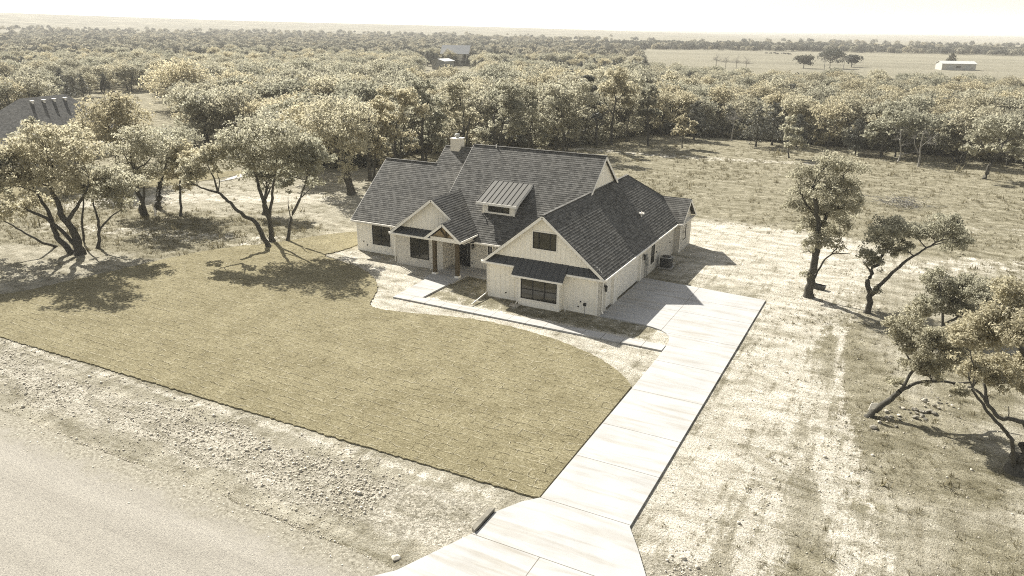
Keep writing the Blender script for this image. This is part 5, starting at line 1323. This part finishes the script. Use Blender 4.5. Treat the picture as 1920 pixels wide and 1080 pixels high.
# ------------------------------------------------------------------ neighbours and far things
def gable_house(name, label, loc, rz, Lx, Ly, he, hr, wall, roof, group=None, over=.4, wins=(), doors=()):
    t = thing(name, label, 'house', loc, 0, group); t.rotation_euler = (0, 0, rz)
    def put(mb, nm, mt):
        me = bpy.data.meshes.new(nm); me.from_pydata(mb.v, [], mb.f); me.uv_layers.new(name='UVMap'); me.materials.append(MT[mt]); o = bpy.data.objects.new(nm, me); COL.objects.link(o); o.parent = t; return o
    mb = MB(); mb.box(-Lx / 2, Lx / 2, -Ly / 2, Ly / 2, -.2, he)
    for x in (-Lx / 2, Lx / 2 - .2): mb.prism([(x, -Ly / 2, he), (x, Ly / 2, he), (x, 0, hr - .15)], (.2, 0, 0))
    put(mb, 'wall', wall)
    mb = MB(); k = (hr - he) / (Ly / 2); e = Ly / 2 + over; ze = he - k * over; X = Lx / 2 + over
    for s in (-1, 1): mb.prism([(-X, s * e, ze), (X, s * e, ze), (X, 0, hr), (-X, 0, hr)][::s], (0, 0, .12))
    put(mb, 'roof', roof)
    for x0, x1, z0, z1, face in wins + doors:
        mb = MB()
        if face == 'f': mb.box(x0, x1, -Ly / 2 - .06, -Ly / 2 + .02, z0, z1)
        else: mb.box(Lx / 2 - .02, Lx / 2 + .06, x0, x1, z0, z1)
        put(mb, 'window' if (x0, x1, z0, z1, face) in wins else 'door', 'glass' if (x0, x1, z0, z1, face) in wins else 'steel')
    return t, put
MT['greyroof'] = plain('weathered grey roof', (0.40, 0.40, 0.385), .9, .1)
MT['tanwall'] = plain('tan stucco', (0.72, 0.66, 0.52), .9, .1)
MT['palewall'] = plain('pale sheet wall', (0.42, 0.40, 0.35), .7, .08)
MT['palemetal'] = plain('galvalume roof', (0.62, 0.61, 0.57), .35, .05, metal=.3)
gh, put = gable_house('farmhouse_neighbour', 'tall tan two-storey house far off above the trees', (-206, 318, 0), R_(-10) + YAW, 15, 9, 6.2, 10.2, 'tanwall', 'greyroof', wins=((-6.2, -5.2, 4.2, 5.8, 'f'), (-3, -1.8, 4.0, 5.6, 'f'), (5.2, 6.2, 4.2, 5.8, 'f'), (-2, 1.5, 4.0, 5.6, 's')))
gh.name = 'tan_house'
mb = MB(); mb.box(-6, -1, -6.2, -4.4, 0, 6.1); mb.prism([(-6, -6.2, 6.1), (-1, -6.2, 6.1), (-3.5, -6.2, 8.8)][::-1], (0, 3, 0)); put(mb, 'front_gable', 'tanwall')
gs, put = gable_house('shed', 'grey metal shed with a white roof below the far tan house', (-190, 279, 0), R_(62) + YAW, 9, 7, 3.9, 4.9, 'steel', 'palemetal', doors=((-1.4, 1.4, 0, 3.0, 's'),)); gs['category'] = 'shed'
gb, put = gable_house('barn', 'long low pale barn in the field far right', (35, 450, 0), R_(20), 17.5, 9, 3.4, 4.6, 'palewall', 'palemetal', doors=((-6, -3, 0, 2.6, 'f'), (3, 5.5, 0, 2.6, 'f')), wins=((-1.5, 1.0, 1.2, 2.2, 'f'),)); gb['category'] = 'barn'
for k, (u, v, wpx, lab) in enumerate(((1507, 128, 36, 'left and smallest-but-one of three dark field oaks'), (1556, 128, 50, 'biggest middle one of three dark field oaks'), (1596, 126, 32, 'rightmost of three dark field oaks'))):
    g0 = ground_at(u, v); dd = (g0 - CAM) @ cam_h; wd = wpx * dd / F_PX
    tree_obj('live_oak', 'dark dome-shaped oak in the far pasture, ' + lab, 'tree', (g0[0], g0[1], 0), auto_oak(400 + k, wd * .62, wd * 1.05, 2600, .5, 11, .15), 'cedarleaf', group='dark oaks in the far pasture')
g0 = ground_at(1790, 128); tree_obj('cedar', 'dark cedar standing behind the far barn', 'tree', (g0[0] - 2, g0[1] + 14, 0), auto_cedar(420, 8.5, 8, 1800, .4), 'cedarleaf')
for k, (u, v) in enumerate(((1358, 140), (1378, 142), (1342, 136), (1398, 144), (1545, 134), (1580, 134))):
    g0 = ground_at(u, v); nm, tm, cm = KINDS[9]
    t = thing('bare_tree', 'leafless grey tree at the back edge of the wood by the far pasture', 'tree', (g0[0], g0[1], 0), k, 'bare trees by the far pasture'); t.scale = (1.5, 1.5, 1.3)
    o = bpy.data.objects.new('trunk', tm); COL.objects.link(o); o.parent = t
# cattle
MT['cattle'] = plain('dark hide', (0.03, 0.026, 0.02), .8)
T = Tubes()
T.add([(-.95, 0, 1.05), (-.8, 0, 1.05), (-.4, 0, 1.0), (.2, 0, 1.0), (.7, 0, 1.08), (1.0, 0, 1.15), (1.3, 0, .9), (1.5, 0, .55), (1.72, 0, .4)], [.1, .3, .38, .37, .36, .26, .17, .15, .08], 10)
for x, y in ((-.72, .2), (-.72, -.2), (.62, .2), (.62, -.2)): T.add([(x, y, .9), (x - .05, y, .5), (x, y, .02)], [.14, .08, .06], 6)
T.add([(-.95, 0, 1.15), (-1.08, 0, .9), (-1.08, 0, .5)], [.04, .03, .03], 5)
for s in (-1, 1): T.add([(1.3, s * .1, 1.0), (1.28, s * .3, 1.02)], [.06, .03], 5)
cm_ = np_mesh('cow', *T.get(), MT['cattle'], True)
for k in range(11):
    u = 1438 + k * 4.4 + rr.normal(0, 1.5); v = 101.5 + .02 * (u - 1438) + rr.normal(0, .5); g0 = ground_at(u, v)
    o = bpy.data.objects.new('cow', cm_); COL.objects.link(o); o.location = (g0[0], g0[1], 0); o.rotation_euler = (0, 0, rr.uniform(0, 6.28)); tag(o, 'dark cow grazing in the far pasture, one of a loose line', 'cow', 'cattle grazing in the far pasture')
# neighbour's house on the left
nb = thing('neighbour_house', 'tall hip-roofed neighbouring house half hidden by the oaks on the left', 'house', (-101.5, 22.5, 0))
d_, n_v = np.array([-.242, .97, 0]), np.array([.97, .242, 0]); C0 = np.array([-102.1, 24.9, 0])
def lp(a, b, z): q = C0 + d_ * a + n_v * b; return (q[0], q[1], z)
RL, HB, ZE, ZR = 4.5, 7.2, 3.0, 9.0
mb = MB()
for pts in ([lp(-RL, 0, ZR), lp(-RL - HB, HB, ZE), lp(RL + HB * .55, HB, ZE), lp(RL, 0, ZR)], [lp(-RL - HB, HB, ZE), lp(-RL, 0, ZR), lp(-RL - HB, -HB, ZE)], [lp(RL, 0, ZR), lp(RL + HB * .55, HB, ZE), lp(RL + HB * .55, -HB, ZE)], [lp(-RL, 0, ZR), lp(RL, 0, ZR), lp(RL + HB * .55, -HB, ZE), lp(-RL - HB, -HB, ZE)]):
    mb.prism([(x, y, z - .1) for x, y, z in pts], (0, 0, .1))
mb.build('roof', MT['shingle'], nb)
mb = MB(); q = .5; mb.prism([lp(-RL - HB + q, HB - q, -.1), lp(RL + HB * .55 - q, HB - q, -.1), lp(RL + HB * .55 - q, -HB + q, -.1), lp(-RL - HB + q, -HB + q, -.1)], (0, 0, 3.05)); mb.build('wall', MT['brick'], nb)
for a in (-7, -2.5, 2):
    mb = MB(); mb.prism([lp(a, HB - q, .8), lp(a + 1.5, HB - q, .8), lp(a + 1.5, HB - q, 2.4), lp(a, HB - q, 2.4)], tuple(n_v * .05)); mb.build('window', MT['glass'], nb)
for a in (-3.2, -1.0, 1.0, 3.2):
    z = ZR - .75; c = C0 + d_ * a + n_v * (.75 / .833)
    mb = MB(); mb.box(c[0] - .15, c[0] + .15, c[1] - .15, c[1] + .15, z - .3, z + .3); mb.box(c[0] - .26, c[0] + .26, c[1] - .26, c[1] + .26, z + .3, z + .36); mb.build('roof_vent', MT['trim'], nb)
# neighbour's sod and drive strip
def strip(name, pts, z, mat): sheet(name, pts, z, mat, .1)
strip('neighbour_lawn', [(-76, 2), (-70, 9), (-66.5, 16), (-64.8, 22), (-64, 27), (-63.6, 32), (-65.5, 31), (-70, 24), (-77, 16), (-84, 10), (-84, 2)], .03, bpy.data.materials['new laid sod'])
strip('neighbour_drive', [(-62.6, 22), (-62, 30), (-60, 36), (-57, 40), (-58.5, 42), (-62, 38.5), (-64, 33), (-64.2, 27)], .035, walkm)
# mesa on the horizon
x0, y0 = CAM[0] + 8600 * math.sin(.384 - YAW), CAM[1] + 8600 * math.cos(.384 - YAW)
tx = np.linspace(-900, 900, 37); ty = np.linspace(-500, 500, 13); TX, TY = np.meshgrid(tx, ty)
TZ = 62 * (1 - sstep(230, 620, np.hypot(TX, TY * 1.6) + 60 * np.sin(TX / 90))) - 1 
c_, s_ = math.cos(YAW - .38), math.sin(YAW - .38); I = np.arange(TX.size).reshape(TX.shape)
mz_ = float(height(np.array([x0]), np.array([y0]))[0])
hm = np_mesh('hill', np.stack([x0 + TX * c_ - TY * s_, y0 + TX * s_ + TY * c_, TZ + mz_], -1).reshape(-1, 3), np.stack([I[:-1, :-1], I[:-1, 1:], I[1:, 1:], I[1:, :-1]], -1).reshape(-1, 4), gm.materials[0], True)
ho = bpy.data.objects.new('hill', hm); COL.objects.link(ho); tag(ho, kind='structure')

# ------------------------------------------------------------------ haze
hzm = bpy.data.materials.new('air'); hzm.use_nodes = True; t = hzm.node_tree; t.nodes.remove(t.nodes['Principled BSDF'])
pv = t.nodes.new('ShaderNodeVolumePrincipled'); pv.inputs['Color'].default_value = (1.0, 0.98, 0.94, 1); pv.inputs['Density'].default_value = HAZE = 0.00018; pv.inputs['Anisotropy'].default_value = 0.0
t.links.new(pv.outputs[0], t.nodes['Material Output'].inputs['Volume'])
gmin = float(GZ.min())
mb = MB(); mb.box(gx[0] - 40, gx[-1] + 40, gy[0] - 40, gy[-1] + 40, gmin - 1.2, 118)
hz = mb.build('haze', hzm); tag(hz, kind='stuff')
